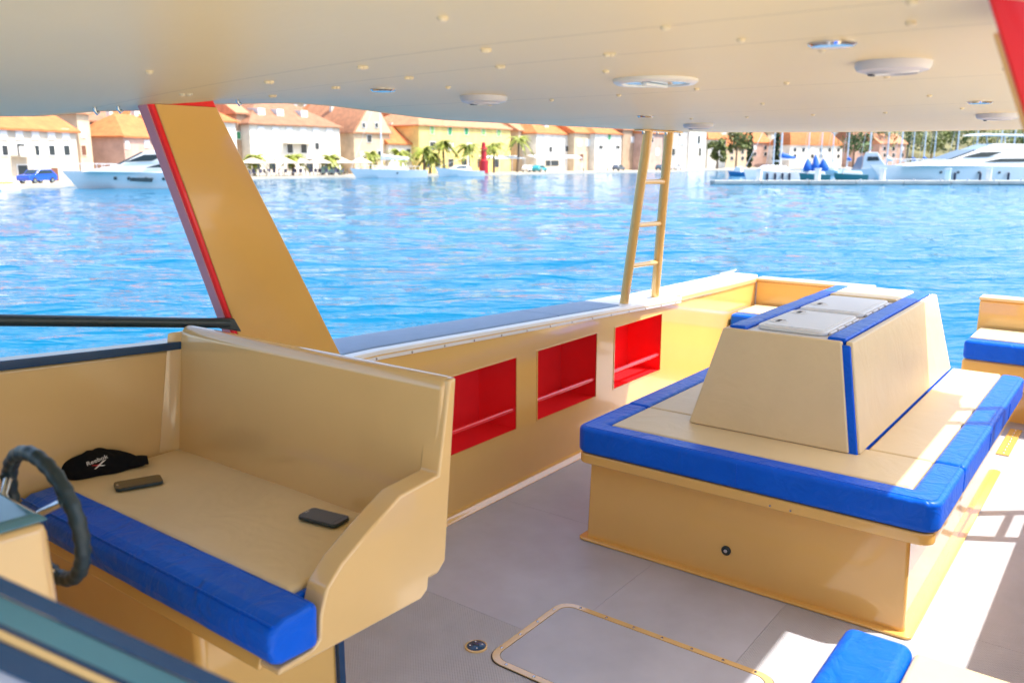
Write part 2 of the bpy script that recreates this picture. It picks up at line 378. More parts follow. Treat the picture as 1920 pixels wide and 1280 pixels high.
def speaker(px_, py_, r, label):
    q = onroof(px_, py_); t = thing('roof_speaker', q, label, 'speaker', 'round roof speakers')
    mk('speaker_ring', MB().lathe([(r, .002), (r, -.008), (r*.93, -.016), (r*.72, -.020), (r*.70, -.0175)], q, n=36), M['spk'], t)
    mk('speaker_cone', MB().lathe([(r*.70, -.0165), (r*.45, -.0185), (r*.1, -.021), (0.0001, -.0215)], q, n=36), M['spk'], t)
    gr = MB()
    for k in range(5):
        rr = r*(.24+.1*k); gr.lathe([(rr, -.0195), (rr+.0018, -.0225), (rr+.0036, -.0195)], q, n=32)
    mk('speaker_grille', gr, M['spk'], t)
    mk('speaker_badge', MB().box(q.x-.012, q.x+.012, q.y+r*.5, q.y+r*.5+.008, q.z-.0245, q.z-.022), M['black'], t)
speaker(1675, 117, .072, 'largest white round speaker in roof near the red pillar')
speaker(907, 181, .072, 'white round speaker in roof at far side, left of the hatch')
speaker(1872, 214, .075, 'white round speaker in roof by the right picture edge')
speaker(1310, 233, .072, 'small white round speaker in roof just right of ladder post')
q = onroof(1229, 150); t = thing('roof_hatch', q, 'round pale blue screw hatch with white rim in the roof', 'hatch')
mk('hatch_ring', MB().lathe([(.102, .002), (.102, -.006), (.095, -.011), (.082, -.011), (.080, -.006)], q, n=40), M['white'], t)
mk('hatch_lid', MB().lathe([(.079, -.003), (.077, -.008), (.05, -.0085), (.0001, -.0085)], q, n=40), pm('hatch_blue', (.42, .62, .78), .15, coat=.5), t)
mk('hatch_grip', MB().box(q.x-.055, q.x+.055, q.y-.006, q.y+.006, q.z-.016, q.z-.009), M['white'], t, bevel=.002)
glow = pm('lamp_lens', (.75, .72, .66), .25)
def downlight(px_, py_, r, label):
    q = onroof(px_, py_); t = thing('downlight', q, label, 'downlight', 'small chrome downlights in the roof')
    mk('lamp_ring', MB().lathe([(r, .002), (r, -.003), (r*.85, -.007), (r*.66, -.006)], q, n=28), M['chrome'], t)
    mk('lamp_lens', MB().lathe([(r*.65, -.003), (r*.4, -.0045), (.0001, -.005)], q, n=28), glow, t)
downlight(1561, 80, .040, 'chrome downlight in the roof above the largest speaker')
downlight(718, 167, .034, 'chrome downlight in the roof between tan pillar and far speaker')
downlight(1210, 217, .032, 'chrome downlight in the roof directly above the ladder post')
downlight(1838, 190, .036, 'chrome downlight in the roof just above the right edge speaker')
downlight(-6, 166, .036, 'chrome downlight in the roof cut by the left picture edge')

# raked pillars
def pillar(side, label):
    f = (lambda y: y) if side > 0 else (lambda y: my(y)-.017)
    t = thing('roof_pillar', (1.8, f(2.5), .9), label, 'pillar', 'raked roof pillars')
    zt = 1.905; kx = .04/.935
    sh_ = Vector((0 if side > 0 else -.11, 0, 0))
    P = [Vector((1.80, f(2.545), .93)), Vector((2.235, f(2.545), .93)), Vector((1.495, f(2.222), zt)), Vector((1.295, f(2.222), zt))]   # inboard face
    P = [p+sh_ for p in P]
    off = Vector((-.006, (f(2.6)-f(2.53))*.66, .0))
    c = MB().prism(P, off); mk('pillar_shell', c, M['red'], t, bevel=.006)
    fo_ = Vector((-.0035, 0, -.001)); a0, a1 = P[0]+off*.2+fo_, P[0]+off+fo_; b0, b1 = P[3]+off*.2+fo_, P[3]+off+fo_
    if side > 0: mk('front_sheen', MB().prism([a0, a1, b1, b0], Vector((.003, 0, 0))), M['sheen'], t)  # sky reflection on the glossy red front face, painted in as lilac
    I = [Vector((1.815, f(2.545), .93)), Vector((2.233, f(2.545), .93)), Vector((1.527, f(2.240), zt-.052)), Vector((1.335, f(2.240), zt-.052))]
    I = [p+sh_ for p in I]
    nrm = Vector((0, -(f(2.6)-f(2.53)), .0)).normalized()*.008
    mk('pillar_face', MB().prism(I, nrm), M['gel'], t, bevel=.003)
    for k in range(3):
        x = (1.2, 1.265, 1.62)[k]; y = f(2.30 if k < 2 else 2.26); zz = roofz(x, y)
        mk('snap_hook', MB().tube([(x, y, zz+.004), (x, y, zz-.008), (x+.005, y, zz-.016), (x+.010, y, zz-.010)], .0048, 8), M['steel'], t)
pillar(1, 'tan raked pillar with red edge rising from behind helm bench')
pillar(-1, 'red raked pillar at the top right corner of the picture')

# ------------------------------------------------------------------ helm bench and window side
hb = thing('helm_bench', (1.2, 1.9, 0), 'tan moulded helm bench with high back and sloped end arm', 'bench')
ZS = .80
# back: slanted slab running athwart
def slab(prof, y0, y1): return MB().prism([(x, y0, z) for x, z in prof], (0, y1-y0, 0))
mk('backrest', slab([(1.40, .70), (1.445, .70), (1.515, 1.17), (1.505, 1.192), (1.478, 1.194), (1.462, 1.175)], 1.312, 2.415), M['gel2'], hb, bevel=.012)
arm = [(1.50, 1.192), (1.475, 1.19), (1.43, .965), (1.30, .955), (1.20, .905), (1.12, .86), (1.075, .82), (1.055, .765), (1.05, .715), (1.03, .70), (.945, .698), (.94, .684), (1.36, .670), (1.385, .685), (1.39, .715), (1.425, .715), (1.45, .735)]
mk('end_arm', slab(arm, 1.30, 1.365), M['gel2'], hb, bevel=.014, seg=4)
mk('seat_shelf', slab([(.95, .70), (.94, .668), (1.40, .668), (1.44, .70)], 1.366, 2.415), M['gel'], hb, bevel=.008)
mk('pedestal', MB().box(.985, 1.405, 1.66, 2.41, 0, .67), M['gel'], hb, bevel=.025)
mk('kick_strip', MB().box(1.395, 1.415, 1.65, 1.665, 0, .66), M['frame'], hb)
sc_ = thing('seat_cushion', (1.2, 1.9, .7), 'cream helm bench cushion with thick royal blue front roll', 'cushion', 'boat cushions')
def wob(o, s, size):
    t_ = bpy.data.textures.new('soft', 'CLOUDS'); t_.noise_scale = size
    d = o.modifiers.new('soft', 'DISPLACE'); d.texture = t_; d.strength = s; d.texture_coords = 'LOCAL'; d.mid_level = .5
def soft(name, mb, mat, parent, bevel, seg=4, cuts=0, s=.0, size=.2):
    o = mk(name, mb, mat, parent, bevel=bevel, seg=seg)
    if s:
        sub = o.modifiers.new('sub', 'SUBSURF'); sub.subdivision_type = 'SIMPLE'; sub.levels = sub.render_levels = 4
        wob(o, s, size)
        # displacement before the normals
        for md in [m for m in o.modifiers if m.type == 'WEIGHTED_NORMAL']: o.modifiers.remove(md)
    return o
fr = slab([(.95, .706), (1.045, .702), (1.05, .80), (1.035, .806), (.96, .803), (.925, .787), (.920, .745), (.928, .715)], 1.295, 2.40)
soft('front_roll', fr, M['blue'], sc_, .016, s=.006, size=.12)
mk('roll_seam', MB().tube([(.935, lerp(1.302, 2.39, k/8), .797) for k in range(9)], .0025, 6), M['blue'], sc_)
mk('roll_return', MB().box(1.035, 1.20, 1.368, 1.385, .70, .793), M['blue'], sc_, bevel=.006)
soft('seat_panel', MB().box(1.04, 1.425, 1.386, 2.408, .70, .805), M['cream'], sc_, .014, s=.004, size=.2)

# side wall beside the helm with window track
hw = thing('cabin_side', (.6, 2.45, 0), 'tan cabin side wall beyond helm bench under the dark window rail', 'wall')
mk('wall_panel', MB().prism([(-1, 2.425, -.3), (1.66, 2.425, -.3), (1.66, 2.425, 1.105), (.93, 2.425, 1.152), (-1, 2.425, 1.30)], (0, .12, 0)), M['gel2'], hw, bevel=.01)
mk('corner_cove', MB().prism([(1.43, 2.425, .79), (1.36, 2.425, .79), (1.395, 2.41, .79), (1.42, 2.385, .79), (1.43, 2.35, .79), (1.47, 2.36, .79)], (.065, 0, .385)), M['gel2'], hw, bevel=.004)
mk('window_track', MB().prism([(1.62, 2.405, 1.11), (.93, 2.405, 1.154), (-1, 2.405, 1.302), (-1, 2.405, 1.33), (.93, 2.405, 1.181), (1.62, 2.405, 1.134)], (0, .06, 0)), M['frame'], hw, bevel=.004)
mk('window_rail', MB().tube([(1.655, 2.44, 1.170), (.95, 2.44, 1.285), (-.9, 2.44, 1.58)], .0165, 12), M['black'], hw)
mk('rail_bracket', MB().prism([(1.60, 2.43, 1.195), (1.675, 2.43, 1.184), (1.70, 2.43, 1.135), (1.62, 2.43, 1.158)], (0, .03, 0)), M['black'], hw, bevel=.004)

# ------------------------------------------------------------------ helm console, wheel, throttle
con = thing('helm_console', (.3, 1.7, 0), 'tan helm console with dark dash panel at the left edge', 'console')
mk('console_body', MB().hexa([(-.5, 1.40, 0), (.62, 1.40, 0), (.62, 2.38, 0), (-.5, 2.38, 0)], [(-.5, 1.40, 1.155), (.585, 1.40, 1.118), (.585, 2.38, 1.118), (-.5, 2.38, 1.155)]), M['gel2'], con, bevel=.018)
dsh = mk('dash_panel', MB().hexa([(.25, 1.405, 1.128), (.59, 1.405, 1.118), (.585, 2.1, 1.118), (.25, 2.1, 1.128)], [(.26, 1.415, 1.145), (.575, 1.415, 1.133), (.575, 2.08, 1.14), (.26, 2.08, 1.15)]), M['teal'], con, bevel=.005)
mk('switch_plate', MB().box(.44, .50, 1.46, 1.53, 1.137, 1.146), M['pale'], dsh, bevel=.002)
th = thing('throttle_lever', (.5, 1.44, 1.14), 'dark joystick style throttle on the helm console dash', 'throttle')
q = pd(10, 945, 1.62); zb = 1.14; bx_, by_ = .50, 1.455
bp = Vector((.497, 1.465, 1.14))
mk('lever_base', MB().lathe([(.028, 0), (.026, .02), (.018, .03), (.020, .04), (.015, .05), (.017, .06), (.012, .07)], bp, n=16), M['black'], th)
mk('lever_knob', MB().lathe([(.009, .066), (.013, .085), (.016, .10), (.012, .115), (.002, .12)], bp, (.1, 0, 1), n=16), M['black'], th)
wh = thing('steering_wheel', (.65, 1.55, 1.07), 'black steering wheel with grip ridges in front of helm bench', 'steering wheel')
wc = Vector((.648, 1.565, 1.062)); wn = Vector((.98, .03, .085)).normalized(); wa = wn.cross(Vector((0, 0, 1))).normalized(); wb_ = wn.cross(wa)
RW = .124; ringm = MB(); N1, N2 = 96, 12; vs = []; fs = []
for i in range(N1):
    a = 2*math.pi*i/N1; e = wa*math.cos(a)+wb_*math.sin(a); rr = .0138+.0012*math.sin(a*26)
    for k in range(N2):
        b = 2*math.pi*k/N2; vs.append(wc+e*(RW+rr*math.cos(b))+wn*rr*math.sin(b))
for i in range(N1):
    for k in range(N2): fs.append((i*N2+k, ((i+1) % N1)*N2+k, ((i+1) % N1)*N2+(k+1) % N2, i*N2+(k+1) % N2))
mk('wheel_rim', ringm.add(vs, fs), M['black'], wh)
hubc = wc-wn*.045
mk('wheel_hub', MB().lathe([(.02, -.04), (.035, -.02), (.038, 0), (.03, .012), (.001, .014)], hubc, wn, 24), M['black'], wh)
for a in (90, 210, 330):
    e = wa*math.cos(R(a))+wb_*math.sin(R(a)); sp = mk('wheel_spoke', MB().tube([hubc+e*.02, hubc+e*.08+wn*.012, wc+e*RW], [.008, .007, .008], 10), M['chrome'], wh)
    mk('spoke_sleeve', MB().tube([lerp(hubc, wc, .75)+e*.115, wc+e*RW], .012, 10), M['black'], sp)
mk('steering_column', MB().tube([hubc, hubc-wn*.07], .022, 14), M['black'], wh)

# folded windscreen edge right in front of the lens
e = (Vector((.46, .72, 1.16))-Vector((.33, .93, 1.27))).normalized(); P0 = Vector((.33, .93, 1.27))-e*.5
vw = (Vector((.33, .93, 1.27))-CAM).normalized(); dn = e.cross(vw).normalized(); dn = dn if dn.z < 0 else -dn; bk = dn.cross(e).normalized(); bk = bk if bk.dot(vw) > 0 else -bk
ws = thing('windscreen_panel', P0, 'out of focus navy framed windscreen panel in the bottom left foreground', 'windscreen')
def lay(name, a, b, fwd, mat, bev=.002):
    p = [P0+dn*a-bk*fwd, P0+dn*b-bk*fwd, P0+dn*b+bk*.02, P0+dn*a+bk*.02]
    mk(name, MB().prism(p, e*1.15), mat, ws, bevel=bev)
lay('frame_edge', -.004, .012, .008, M['frame']); lay('frame_bar', .0125, .036, .004, M['teal']); lay('frame_groove', .0365, .041, .0, M['frame'], .0005)
lay('gasket', .0415, .0495, .003, M['gel2'], .001); lay('lower_frame', .05, .074, .007, M['frame']); lay('screen_sheet', .0745, .5, -.002, M['pale'], .001)

# ------------------------------------------------------------------ things on the helm bench
def phone(cx_, cy_, rz, label, L=.124, Wd=.064):
    q = pz(cx_, cy_, .812); t = thing('phone', (q.x, q.y, .8085), label, 'phone', 'phones on the helm bench')
    def rr(l, w_, r, z0, z1, dx=0):
        pts = []
        for sx, sy, a0 in ((1, 1, 0), (-1, 1, 90), (-1, -1, 180), (1, -1, 270)):
            for k in range(5):
                a = R(a0+k*22.5); pts.append((sx*(l/2-r)+r*math.cos(a), sy*(w_/2-r)+r*math.sin(a)))
        c, s = math.cos(rz), math.sin(rz)
        return MB().prism([(q.x+(x+dx)*c-y*s, q.y+(x+dx)*s+y*c, z0) for x, y in pts], (0, 0, z1-z0))
    z = .8085
    mk('phone_body', rr(L, Wd, .012, z, z+.0085), M['steel'] if 'first' in label else M['black'], t, bevel=.002)
    mk('phone_glass', rr(L*.985, Wd*.97, .011, z+.0086, z+.0094), M['screen'], t)
    mk('phone_display', rr(L*.76, Wd*.88, .002, z+.00945, z+.0097), pm('display', (.03, .035, .03), .08, coat=.5), t)
    mk('home_button', rr(.006, .016, .002, z+.0095, z+.0101, dx=-L*.44), M['steel'], t)
    return t
p1, p2 = pz(217, 912, .81), pz(302, 897, .81)
phone(260, 906, math.atan2((p2-p1).y, (p2-p1).x), 'silver edged phone lying beside the black cap on helm bench')
p1, p2 = pz(570, 962, .81), pz(634, 984, .81)
phone(607, 971, math.atan2((p2-p1).y, (p2-p1).x)+.12, 'dark phone lying near the end arm of helm bench')
cq = pz(185, 885, .80); capt = thing('cap', (cq.x, cq.y, .80), 'black fabric cap with white lettering lying on helm bench', 'cap')
tow = Vector((-cq.x, -cq.y, 0)).normalized(); sdv = Vector((-tow.y, tow.x, 0))
if sdv.dot(RT) < 0: sdv = -sdv
def capf(u, v):
    a = u*2*math.pi; ph = v*math.pi/2
    lx = .112*math.cos(a)*math.cos(ph)**.8; ly = .062*math.sin(a)*math.cos(ph)**.8
    hz = .062*math.sin(ph)**.9*(1-.45*max(0, lx/.112)**1.5)
    lump = 1+.10*math.sin(3*a+1)*math.cos(ph)+.06*math.sin(7*a)*math.cos(ph)
    return cq + sdv*lx*lump + tow*ly*lump + Vector((0, 0, .007+hz+.006*math.sin(5*a+2*ph)*math.sin(2*ph)))
mk('cap_crown', MB().grid(capf, 40, 10), M['fabric'], capt)
mk('cap_peak', MB().grid(lambda u, v: cq+sdv*(.05+.085*u)+tow*(.035-.07*v+.012*u)+Vector((0, 0, .014+.022*math.sin(u*2.2)*(1-.8*(2*v-1)**2))), 10, 8), M['fabric'], capt)
def lettering(txt, size, mat, parent, loc, right, upv, name='lettering'):
    cu = bpy.data.curves.new(name, 'FONT'); cu.body = txt; cu.size = size*SC; cu.extrude = .0004; cu.align_x = 'CENTER'
    to = bpy.data.objects.new('tmp', cu); COL.objects.link(to); bpy.context.view_layer.update()
    me = bpy.data.meshes.new_from_object(to.evaluated_get(bpy.context.evaluated_depsgraph_get())); bpy.data.objects.remove(to)
    nrm = right.cross(upv).normalized(); Mx = Matrix((right, upv, nrm)).transposed()
    org = ORG[parent.name]
    for v in me.vertices: v.co = Mx @ v.co + (Vector(loc)-org)*SC
    me.materials.clear(); me.materials.append(mat)
    o = bpy.data.objects.new(name, me); COL.objects.link(o); o.parent = parent; ORG[o.name] = org; return o
wt = pm('white_thread', (.8, .8, .8), .6); rd = pm('red_thread', (.6, .02, .03), .6)
rgt = (sdv+Vector((0, 0, .28))).normalized(); nr = (tow*.62+Vector((0, 0, .78))).normalized(); nr = (nr-rgt*nr.dot(rgt)).normalized(); upv = nr.cross(rgt).normalized()
lc = cq+tow*.060+sdv*.0+Vector((0, 0, .052))
lettering('Reebok', .019, wt, capt, lc, rgt, upv)
def mark(pts, mat, nm):
    m = MB().prism([lc+rgt*a+upv*b for a, b in pts], nr*.0008); mk(nm, m, mat, capt)
mark([(-.018, -.004), (-.002, -.010), (.010, -.008), (-.004, -.013)], rd, 'emblem_stroke')
mark([(.024, -.003), (-.008, -.020), (-.014, -.020), (.012, -.004)], wt, 'emblem_stroke')
mark([(.004, -.014), (.016, -.020), (.010, -.020), (.001, -.016)], wt, 'emblem_stroke')

# ------------------------------------------------------------------ island seat
isl = thing('island_seat', (4.2, YC, 0), 'large tan island seat base with trapezoid cream backrest in the middle', 'island seat')
mk('base', MB().hexa([(3.115, .555, 0), (5.2, .555, 0), (5.2, 1.925, 0), (3.115, 1.925, 0)], [(3.125, .57, .385), (5.2, .57, .385), (5.2, 1.915, .385), (3.125, 1.915, .385)]), M['gel'], isl, bevel=.014)
def rrect(x0, x1, y0, y1, r, z, n=6):
    pts = []
    for cx_, cy_, a0 in ((x1-r, y1-r, 0), (x0+r, y1-r, 90), (x0+r, y0+r, 180), (x1-r, y0+r, 270)):
        for k in range(n+1): a = R(a0+k*90/n); pts.append((cx_+r*math.cos(a), cy_+r*math.sin(a), z))
    return pts
mk('seat_lip', MB().prism(rrect(3.055, 5.27, .485, 1.945, .05, .386), (0, 0, .046)), M['gel'], isl, bevel=.008)
mk('base_flange', MB().prism(rrect(3.085, 5.23, .525, 1.955, .03, .001), (0, 0, .012)), M['gel'], isl, bevel=.005)
for x, y, nx in ((3.1175, 1.25, -1),):
    lp = mk('drain_fitting', MB().lathe([(.020, 0), (.020, .006), (.014, .010), (.013, .006)], (x, y, .135), (-1, 0, 0), 24), M['black'], isl)
    mk('fitting_core', MB().lathe([(.011, .004), (.008, .010), (.001, .011)], (x, y, .135), (-1, 0, 0), 16), M['chrome'], lp)
for k in range(2): mk('drain_fitting', MB().lathe([(.014, 0), (.014, .006), (.004, .009)], (3.9+.55*k, .565, .22), (0, -1, 0), 16), M['black'], isl)
for k in range(2): mk('lip_screw', MB().lathe([(.005, 0), (.004, .002)], (3.054, .98+.08*k, .40), (-1, 0, 0), 8), M['steel'], isl)
# backrest
ZB = .552
def trap(off, z0, z1):
    def at(z):
        t = (z-.55)/.43; return (lerp(3.40, 3.495, t), lerp(5.23, 5.11, t), lerp(.835, .925, t), lerp(1.575, 1.475, t))
    a = at(z0); b = at(z1); o = off
    return [(a[0]-o, a[2]-o, z0), (a[1]+o, a[2]-o, z0), (a[1]+o, a[3]+o, z0), (a[0]-o, a[3]+o, z0)], [(b[0]-o, b[2]-o, z1), (b[1]+o, b[2]-o, z1), (b[1]+o, b[3]+o, z1), (b[0]-o, b[3]+o, z1)]
bt, tp = trap(-.010, .44, .968); core = mk('backrest_core', MB().hexa(bt, tp), M['blue'], isl, bevel=.006)
B, T = trap(0, .5515, .982); B = [Vector(p) for p in B]; T = [Vector(p) for p in T]
def pad(name, b0, b1, t0, t1, inn, g0, g1):
    b0, b1, t0, t1 = [Vector(v) for v in (b0, b1, t0, t1)]; inn = Vector(inn)
    u = (b1-b0).normalized(); b0 = b0+u*g0; t0 = t0+u*g0; b1 = b1-u*g1; t1 = t1-u*g1
    mk(name, MB().hexa([b0, b1, b1+inn, b0+inn], [t0, t1, t1+inn, t0+inn]), M['cream'], isl, bevel=.007)
pad('back_pad', B[0], B[3], T[0], T[3], (.029, 0, 0), .042, .0)       # facing the helm
pad('back_pad', B[0], B[1], T[0], T[1], (0, .029, 0), .018, .0)       # facing the near side
pad('back_pad', B[3], B[2], T[3], T[2], (0, -.029, 0), .032, .0)
pad('back_pad', B[1], B[2], T[1], T[2], (-.029, 0, 0), .032, .032)
# top: blue edge rolls, tray, lids
for y0, y1 in ((.958, 1.035), (1.385, 1.462)):
    soft('edge_roll', MB().box(3.53, 5.085, y0, y1, .962, .992), M['blue'], isl, .01, s=.007, size=.05)
mk('cooler_tray', MB().box(3.535, 4.68, 1.037, 1.383, .955, .978), M['lid'], isl, bevel=.004)
soft('top_pad', MB().box(4.70, 5.09, 1.037, 1.383, .955, .995), M['cream'], isl, .012)
def lid(x0, x1, y0, y1, label, holes):
    t = thing('cooler_lid', ((x0+x1)/2, (y0+y1)/2, .979), label, 'lid', 'cooler lids on the island')
    mk('lid_plate', MB().prism(rrect(x0, x1, y0, y1, .035, .979), (0, 0, .02)), M['lid'], t, bevel=.006)
    mk('lid_inset', MB().prism(rrect(x0+.022, x1-.022, y0+.022, y1-.022, .025, .9992), (0, 0, .002)), M['lid'], t)
    for k in range(4):
        xx = lerp(x0+.04, x1-.12, k/3); mk('hinge_tab', MB().box(xx, xx+.085, y0-.014, y0-.0005, .9795, .992), M['lid'], t, bevel=.004)
    for hx, hy in holes:
        mk('finger_ring', MB().lathe([(.042, 0), (.042, .004), (.034, .005), (.031, .0015)], (hx, hy, .9995), n=28), M['lid'], t)
        mk('finger_pull', MB().prism([(hx-.028, hy-.006, 1.0015), (hx+.028, hy-.006, 1.0015), (hx+.026, hy+.008, 1.0015), (hx-.026, hy+.008, 1.0015)], (0, 0, .002)), M['seam'], t)
lid(3.575, 4.06, 1.055, 1.355, 'white cooler lid with two finger rings, nearest on island top', [(3.70, 1.30), (3.97, 1.30)])
lid(4.12, 4.62, 1.055, 1.355, 'white cooler lid with one finger ring, farther back on island top', [(4.27, 1.30)])
# cushions
def inner_c(i): return [(i[0], i[2]), (i[1], i[3])]
def seam(t, pts): mk('border_seam', MB().tube(pts, .0017, 6), M['blue'], t)
def cushion(label, border, inner, bs=.018):
    t = thing('seat_cushion', (sum(p[0] for p in border)/len(border), sum(p[1] for p in border)/len(border), .434), label, 'cushion', 'boat cushions')
    o = soft('blue_border', MB().prism([(x, y, .434) for x, y in border], (0, 0, .118)), M['blue'], t, bs, seg=4)
    soft('seat_panel', MB().box(*inner, .44, .550), M['cream'], t, .012)
    cx_ = sum(p[0] for p in inner_c(inner))/2; return t
XF, XM, XA = 3.05, 3.52, 5.265; Y0, Y1 = .472, 1.955; bw = .115
def arc(cx_, cy_, r, a0, a1, n=5): return [(cx_+r*math.cos(R(lerp(a0, a1, k/n))), cy_+r*math.sin(R(lerp(a0, a1, k/n)))) for k in range(n+1)]
g = .004
U = [(XM-g, Y0)] + arc(XF+.06, Y0+.06, .06, 270, 180) + arc(XF+.06, Y1-.06, .06, 180, 90) + [(XM-g, Y1), (XM-g, Y1-bw), (XF+bw, Y1-bw), (XF+bw, Y0+bw), (XM-g, Y0+bw)]
cf = cushion('cream cushion with blue border on three sides, front of island seat', U, (XF+bw+.002, XM-g, Y0+bw+.002, Y1-bw-.002), .02)
seam(cf, [(XF-.001, 1.2, .45), (XF-.0015, 1.2, .54)])
zs_ = .5525; ii = .021
seam(cf, [(XM-.006, Y0+ii, zs_)]+[(x, y, zs_) for x, y in arc(XF+.06, Y0+.06, .06-ii, 270, 180)]+[(x, y, zs_) for x, y in arc(XF+.06, Y1-.06, .06-ii, 180, 90)]+[(XM-.006, Y1-ii, zs_)])
cn = cushion('long sunlit cushion with blue outer edge on near side of island seat', [(XM, Y0), (XA-.05, Y0)] + arc(XA-.05, Y0+.05, .05, 270, 360)[1:] + [(XA, Y0+bw), (XM, Y0+bw)], (XM, XA-.004, Y0+bw+.002, .833))
cushion('long cushion with blue outer edge on far side of island seat', [(XM, Y1-bw), (XA, Y1-bw)] + arc(XA-.05, Y1-.05, .05, 0, 90) + [(XM, Y1)], (XM, XA-.004, 1.577, Y1-bw-.002))
seam(cn, [(XM+.02, Y0+ii, zs_), (XA-.05, Y0+ii, zs_)])
for xx in (4.12, 4.70): seam(cn, [(xx, Y0-.001, .45), (xx, Y0-.0012, .53)])

# ------------------------------------------------------------------ floor hatch, filler cap, near seat
fh = thing('floor_hatch', (2.32, 1.25, 0), 'grey deck hatch with tan screwed frame and rounded corners', 'hatch')
def ringprism(o, i, z0, z1):
    n = len(o); m = MB(); vs = [(x, y, z0) for x, y, _ in o]+[(x, y, z0) for x, y, _ in i]+[(x, y, z1) for x, y, _ in o]+[(x, y, z1) for x, y, _ in i]; fs = []
    for k in range(n):
        j = (k+1) % n; fs += [(2*n+k, 2*n+j, 3*n+j, 3*n+k), (k, j, 2*n+j, 2*n+k), (n+k, 3*n+k, 3*n+j, n+j)]
    return m.add(vs, fs)
mk('hatch_frame', ringprism(rrect(2.075, 2.575, .82, 1.69, .07, 0), rrect(2.1, 2.55, .845, 1.665, .05, 0), .001, .006), M['gel2'], fh)
mk('hatch_gap', ringprism(rrect(2.072, 2.578, .817, 1.693, .07, 0), rrect(2.076, 2.574, .821, 1.689, .07, 0), .001, .003), M['seam'], fh)
mk('hatch_panel', MB().prism(rrect(2.103, 2.547, .848, 1.662, .048, .001), (0, 0, .004)), M['floor'], fh)
sp = [(2.562, .9+.117*k) for k in range(7)] + [(2.0875, .9+.117*k) for k in range(7)] + [(2.16+.11*k, 1.6775) for k in range(4)] + [(2.16+.11*k, .8325) for k in range(4)]
for x, y in sp: mk('screw', MB().lathe([(.0055, .006), (.0045, .0085), (.001, .009)], (x, y, 0), n=10), M['steel'], fh)
q = pz(893, 1212, 0); fc = thing('filler_cap', (q.x, q.y, 0), 'round dark blue deck filler cap beside the floor hatch', 'filler cap')
mk('cap_ring', MB().lathe([(.041, .0), (.041, .005), (.036, .007), (.034, .004)], (q.x, q.y, 0), n=32), M['gel2'], fc)
mk('cap_plate', MB().lathe([(.0335, .001), (.0335, .006), (.030, .0085), (.0005, .009)], (q.x, q.y, 0), n=32), M['frame'], fc)
mk('cap_slot', MB().box(q.x-.004, q.x+.004, q.y-.014, q.y+.014, .0085, .0098), M['black'], fc)
for k in range(4):
    a = R(45+90*k); mk('cap_mark', MB().lathe([(.003, .0085), (.0025, .0096)], (q.x+.022*math.cos(a), q.y+.022*math.sin(a), 0), n=8), M['white'], fc)
dh = thing('deck_strip', (6.1, .56, 0), 'narrow yellow slotted strip on deck beside stern bench at right', 'strip')
mk('strip_plate', MB().box(5.55, 6.15, .53, .60, .001, .008), M['gel'], dh, bevel=.002)
for k in range(9): mk('strip_screw', MB().lathe([(.006, .008), (.004, .011)], (5.6+.065*k, .565, 0), n=8), M['steel'], dh)
ns = thing('near_seat', (1.8, .2, 0), 'cream seat with blue edge roll at the bottom right corner', 'seat')
mk('seat_base', MB().box(1.2, 2.12, -.1, .46, 0, .385), M['gel'], ns, bevel=.02)
soft('edge_roll', MB().box(1.2, 2.165, .356, .525, .385, .508), M['blue'], ns, .03, seg=5)
soft('seat_panel', MB().box(1.2, 2.15, -.09, .354, .39, .498), M['cream'], ns, .016)

# ================================================================== the far shore
HV = Vector((math.cos(HD), math.sin(HD), 0))
SHORE = [(-900, 78), (-400, 80), (0, 84), (100, 88), (170, 99), (300, 114), (480, 131), (650, 144), (900, 166), (1250, 215), (1345, 258), (1500, 290), (1920, 300), (2700, 330)]
def shore(px_):
    if px_ <= SHORE[0][0]: return SHORE[0][1]
    for (a, b), (c, d) in zip(SHORE, SHORE[1:]):
        if px_ <= c: return b+(d-b)*(px_-a)/(c-a)
    return SHORE[-1][1]
def gp(px_, d, z):
    dr = ray(px_, 302); dr.z = 0; p = dr*(d/dr.dot(HV)); return Vector((p.x, p.y, z))
def hz(px_, d):
    t = d-shore(px_)-44
    if t <= 0: return ZQ
    return ZQ + 34*(1-math.exp(-t/110)) + 1.2*math.sin(px_*.013+d*.03)*min(1, t/30)
stone = pm('quay_stone', (.50, .44, .35), .8, var=.18, vs=.25, bump=.3, bs=3, bdist=.03)
hillm = pm('hill_scrub', (.14, .13, .05), .9, var=.5, vs=.12, bump=.5, bs=2, bdist=.3)
cols = [-900+60*i for i in range(61)]
qm = MB(); vs = []; fs = []
for c in cols:
    d = shore(c); vs += [gp(c, d, ZW-1.5), gp(c, d, ZQ), gp(c, d+.5, ZQ+.02), gp(c, d+46, ZQ+.02)]
for i in range(len(cols)-1):
    for k in range(3): fs.append((i*4+k, i*4+4+k, i*4+5+k, i*4+1+k))
tag(mk('quay', qm.add(vs, fs), stone), None, None, kind='structure')
hm = MB().grid(lambda u, v: (lambda c: (lambda d: gp(c, d, hz(c, d)-.05))(shore(c)+40+v*v*420))(-900+3600*u), 90, 24)
tag(mk('hillside', hm, hillm), None, None, kind='structure')

